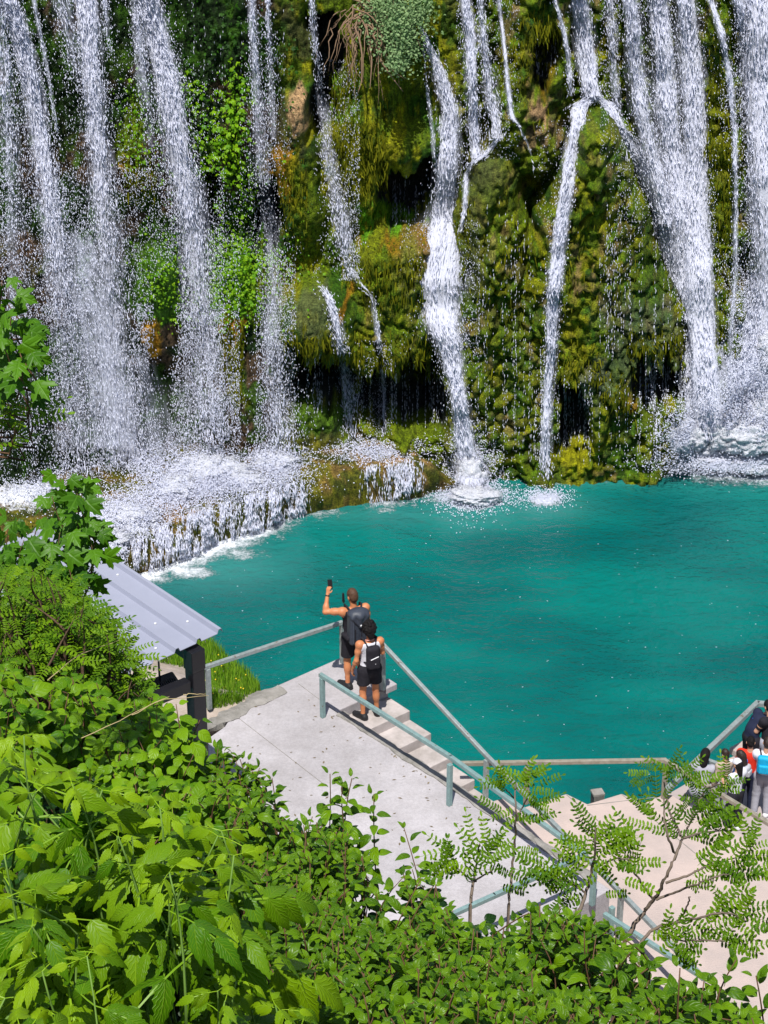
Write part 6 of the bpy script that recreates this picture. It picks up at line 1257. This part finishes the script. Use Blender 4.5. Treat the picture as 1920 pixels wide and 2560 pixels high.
for _ in range(8):
    zb = np.clip(bankz(P[:, 0], P[:, 1]), -.3, 1.9); P = np.array([pz(u, v, z) for (u, v), z in zip(q, .5 * P[:, 2] + .5 * zb)])
P[:, 2] -= .03
grass('grass', 'tall green grass on the bank between the black post and the water', P[P[:, 2] > -.02], .26, .007, Lg)
ii = rng.choice(len(P), 26); Vd, fd = spindles(P[ii] + V3((0, 0, .24)), rng.normal(0, 1, (26, 3)), np.full(26, .03), np.full(26, .035))
tag(npmesh('flowers', Vd, [fd], M('yellow petal', (.8, .6, .02), .6)), 'tiny yellow flowers dotted in the bank grass', 'flowers', kind='stuff')

# plants growing on the cliff
def vine(label, spec, mat, sz=.1, name='climbing_vine', D=MPL, cat='vine', off=.12):
    L_ = Leaves(); b0 = None
    for (u, v, su, sv, n) in spec:
        px = u + rng.normal(0, .5, n) * su; py = v + rng.normal(0, .5, n) * sv; dd = smooth1(minf(hitD(px, py), 0), 0) - rng.uniform(.0, off * 2, n)
        P = pd(px, py, dd)
        for p in P:
            L_.add(D if rng.random() < .45 else WIDE, p, V3((rng.normal(0, .8), -.6, -.6 + rng.normal(0, .4))), V3((rng.normal(0, .5), -.8, .7 + rng.normal(0, .45))), sz * (.35 + .8 * rng.random() ** 1.5))
    return tag(L_.build(name, mat, None), label, cat)
Lv = leaf_mat('vine leaf', (.08, .25, .002), (.25, .44, .004), .3, .45, .1, 3)
Lv2 = leaf_mat('shade darkened ivy leaf', (.010, .045, .003), (.035, .12, .004), .3, .45, .1, 3)  # dark tone paints in the shadow on the upper wall
vine('bright green climbing vine hanging in two strands beside the long leaning stream', [(590, 250, 34, 120, 170), (575, 330, 50, 90, 170), (500, 290, 60, 90, 80), (480, 240, 40, 70, 50), (560, 390, 50, 60, 90), (530, 350, 60, 60, 50)], Lv, .105)
vine('horizontal leafy branch of vine over a dark hollow beside the sparse beaded stream', [(540, 440, 130, 40, 170), (560, 480, 120, 46, 150), (610, 500, 50, 50, 60), (500, 420, 40, 40, 50)], Lv, .09)
vine('dense bright green vine curtain on the lower bulge right of the long leaning stream', [(560, 600, 90, 100, 300), (600, 690, 150, 120, 900), (550, 740, 90, 90, 340), (660, 650, 90, 50, 220), (540, 660, 60, 120, 300), (600, 760, 90, 60, 160)], Lv, .07)
vine('ivy wall, its leaf green darkened as shade, behind the sparse beaded stream', [(500, 170, 160, 240, 300), (570, 120, 150, 200, 200), (690, 230, 90, 200, 160), (470, 400, 80, 160, 140), (600, 550, 160, 90, 240), (470, 520, 70, 160, 160)], Lv2, .075)
vine('green creeper patch between the two left thick streams and the long leaning one', [(340, 280, 60, 140, 170), (350, 380, 60, 60, 90), (400, 660, 70, 120, 220), (430, 740, 60, 90, 120)], Lv, .07)
def tuft(label, u, v, su, sv, n, h):
    px = u + rng.uniform(-1, 1, n) * su; py = v + rng.uniform(-1, 1, n) * sv; P = pd(px, py, hitD(px, py) - .02); return grass('grass_tuft', label, P, h, .008, Lg, .9, None, 'grass tuft')
tuft('bright grass tuft on the ledge under the dark overhang left of the middle stream', 955, 535, 50, 18, 420, .22)
tuft('bright grass tuft at the right end of the green vine curtain', 735, 640, 36, 16, 260, .26)
tuft('yellow green grass hanging below the tangle of roots', 860, 260, 40, 60, 320, .25)
def hanging(label, spec, mat, hgt, cat='moss'):
    P = []
    for (u, v, su, sv, n) in spec:
        px = u + rng.uniform(-1, 1, n) * su; py = v + rng.normal(0, .5, n) * sv; P.append(pd(px, py, hitD(px, py) - rng.uniform(.02, .12, n)))
    P = np.concatenate(P); n = len(P); w = rng.uniform(.006, .016, n); h = hgt * (.3 + rng.random(n) ** 1.5); a = rng.uniform(-.8, .8, n); sd = np.stack([np.cos(a), np.sin(a), 0 * a], -1) * w[:, None]; dn = V3((0, -.08, -1)); j = rng.normal(0, .02, (n, 3))
    Vv = np.stack([P - sd, P + sd, P + dn * h[:, None] * .6 + sd * .9 + j, P + dn * h[:, None] * .6 - sd * .9 + j, P + dn * h[:, None] + j * 2], 1).reshape(-1, 3); i = np.arange(n)[:, None] * 5
    lu = np.stack([np.tile([-.5, .5, .5, -.5, 0], n), np.tile([0, 0, .5, .5, 1], n), np.repeat(rng.random(n), 5)], -1)
    return tag(npmesh('hanging_moss', Vv, [i + np.array([[0, 1, 2, 3]]), i + np.array([[3, 2, 4]])], mat, None, True, {'luv': lu}), label, cat, kind='stuff')
Lh = leaf_mat('hanging moss', (.042, .065, .003), (.20, .195, .006), .15, .7, .0, 2, .1)
hanging('olive and ochre moss strands hanging from ledges and grotto lips of the cliff', [(900, 350, 70, 110, 900), (920, 430, 50, 60, 500), (735, 480, 36, 110, 220), (580, 880, 30, 110, 500), (790, 870, 80, 50, 500), (1000, 890, 120, 50, 800), (1440, 920, 60, 40, 350), (1650, 860, 80, 40, 450), (1370, 80, 40, 50, 260), (980, 660, 80, 120, 700), (1310, 130, 60, 120, 400), (1800, 450, 40, 420, 900), (1560, 980, 60, 60, 300), (350, 430, 40, 60, 250), (850, 240, 30, 90, 300), (1500, 700, 150, 200, 300), (1240, 700, 100, 300, 300), (1150, 560, 24, 160, 250)], Lh, .2)
b = MB()
for pts_ in [[(205, 1842), (300, 1800), (372, 1762), (425, 1742)], [(455, 1738), (480, 1733), (515, 1737)], [(330, 1790), (400, 1748), (520, 1740)], [(120, 1700), (190, 1640), (300, 1600)]]:
    A = np.array(pts_, float); q = np.linspace(0, len(A) - 1, 10); b.tube(pd(np.interp(q, range(len(A)), A[:, 0]) + rng.normal(0, 1.5, 10), np.interp(q, range(len(A)), A[:, 1]) + rng.normal(0, 1.5, 10), 9.2), np.linspace(.0028, .0012, 10), 4)
tag(b.build('dry_stalks', M('dry straw', (.42, .33, .16), .8), None, True), 'thin straw coloured dry stalks lying across the bush beside the black post', 'dry stalks', kind='stuff')
# grey green shrub with hanging roots at the top
P0 = pd(985, -60, float(hitD([985], [20])[0]) - .3)
rt = tag(empty('cliff_shrub', P0), 'grey green bushy shrub overhanging the cliff top beside the bare roots', 'shrub')
L_ = Leaves(); W_ = MB()
for (u, v, su, sv, n) in [(985, 30, 80, 70, 900), (1010, 60, 70, 60, 800), (960, 60, 60, 80, 700), (1005, 120, 56, 60, 700), (990, 160, 40, 26, 260), (1040, 20, 50, 60, 500), (940, 20, 60, 60, 500)]:
    px = u + rng.normal(0, .45, n) * su; py = v + rng.normal(0, .45, n) * sv
    P = pd(px, py, float(hitD([985], [20])[0]) - .9 + .008 * np.abs(px - 990) + rng.uniform(-.35, .35, n))
    for p in P: L_.add(WIDE, p, nrm(rv(1)) + V3((0, -.2, .3)), V3((0, -.6, 1)) + rv(.4), rng.uniform(.035, .075))
for i in range(9):
    e_ = pd(rng.uniform(940, 1050), rng.uniform(0, 160), float(hitD([985], [20])[0]) - .8); s = np.linspace(0, 1, 6)[:, None]; W_.tube(P0 * (1 - s) + e_ * s + rng.normal(0, .03, (6, 3)), np.linspace(.03, .006, 6), 5)
L_.build('foliage', leaf_mat('grey green leaf', (.10, .20, .07), (.34, .48, .22), .3, .5, .1, 3), rt); attach(W_.build('branches', BARK, None, True), rt)
b = MB(); D0 = float(hitD([900], [90])[0]) - .5
for i in range(46):
    u0, v0 = 905 + rng.normal(0, 26), 40 + rng.normal(0, 22); a = R(rng.normal(92, 26)); L = rng.uniform(70, 210)
    s = np.linspace(0, 1, 8); wob = np.cumsum(rng.normal(0, 5.5, 8))
    px = u0 + np.sqrt(s) * L * math.cos(a) * .7 + wob; py = v0 + (.25 * s + .75 * s ** 1.4) * L * abs(math.sin(a)); b.tube(pd(px, py, D0 + .3 * s * 0 + rng.uniform(-.25, .25)), np.linspace(rng.uniform(.008, .022), .003, 8), 4)
for pts_ in ([(890, 60), (905, 130), (905, 200), (895, 232)], [(930, 70), (950, 150), (985, 200), (1008, 229)], [(915, 60), (930, 150), (925, 222)], [(950, 80), (975, 170), (1012, 198)]):
    A = np.array(pts_); s = np.linspace(0, len(A) - 1, 12); b.tube(pd(np.interp(s, range(len(A)), A[:, 0]), np.interp(s, range(len(A)), A[:, 1]), D0 - .1), np.linspace(.024, .006, 12), 5)
tag(b.build('root_tangle', M('bare root', (.24, .15, .09), .8, bump=.3), None, True), 'tangle of bare brown roots dangling from the cliff beside the grey green shrub', 'roots')
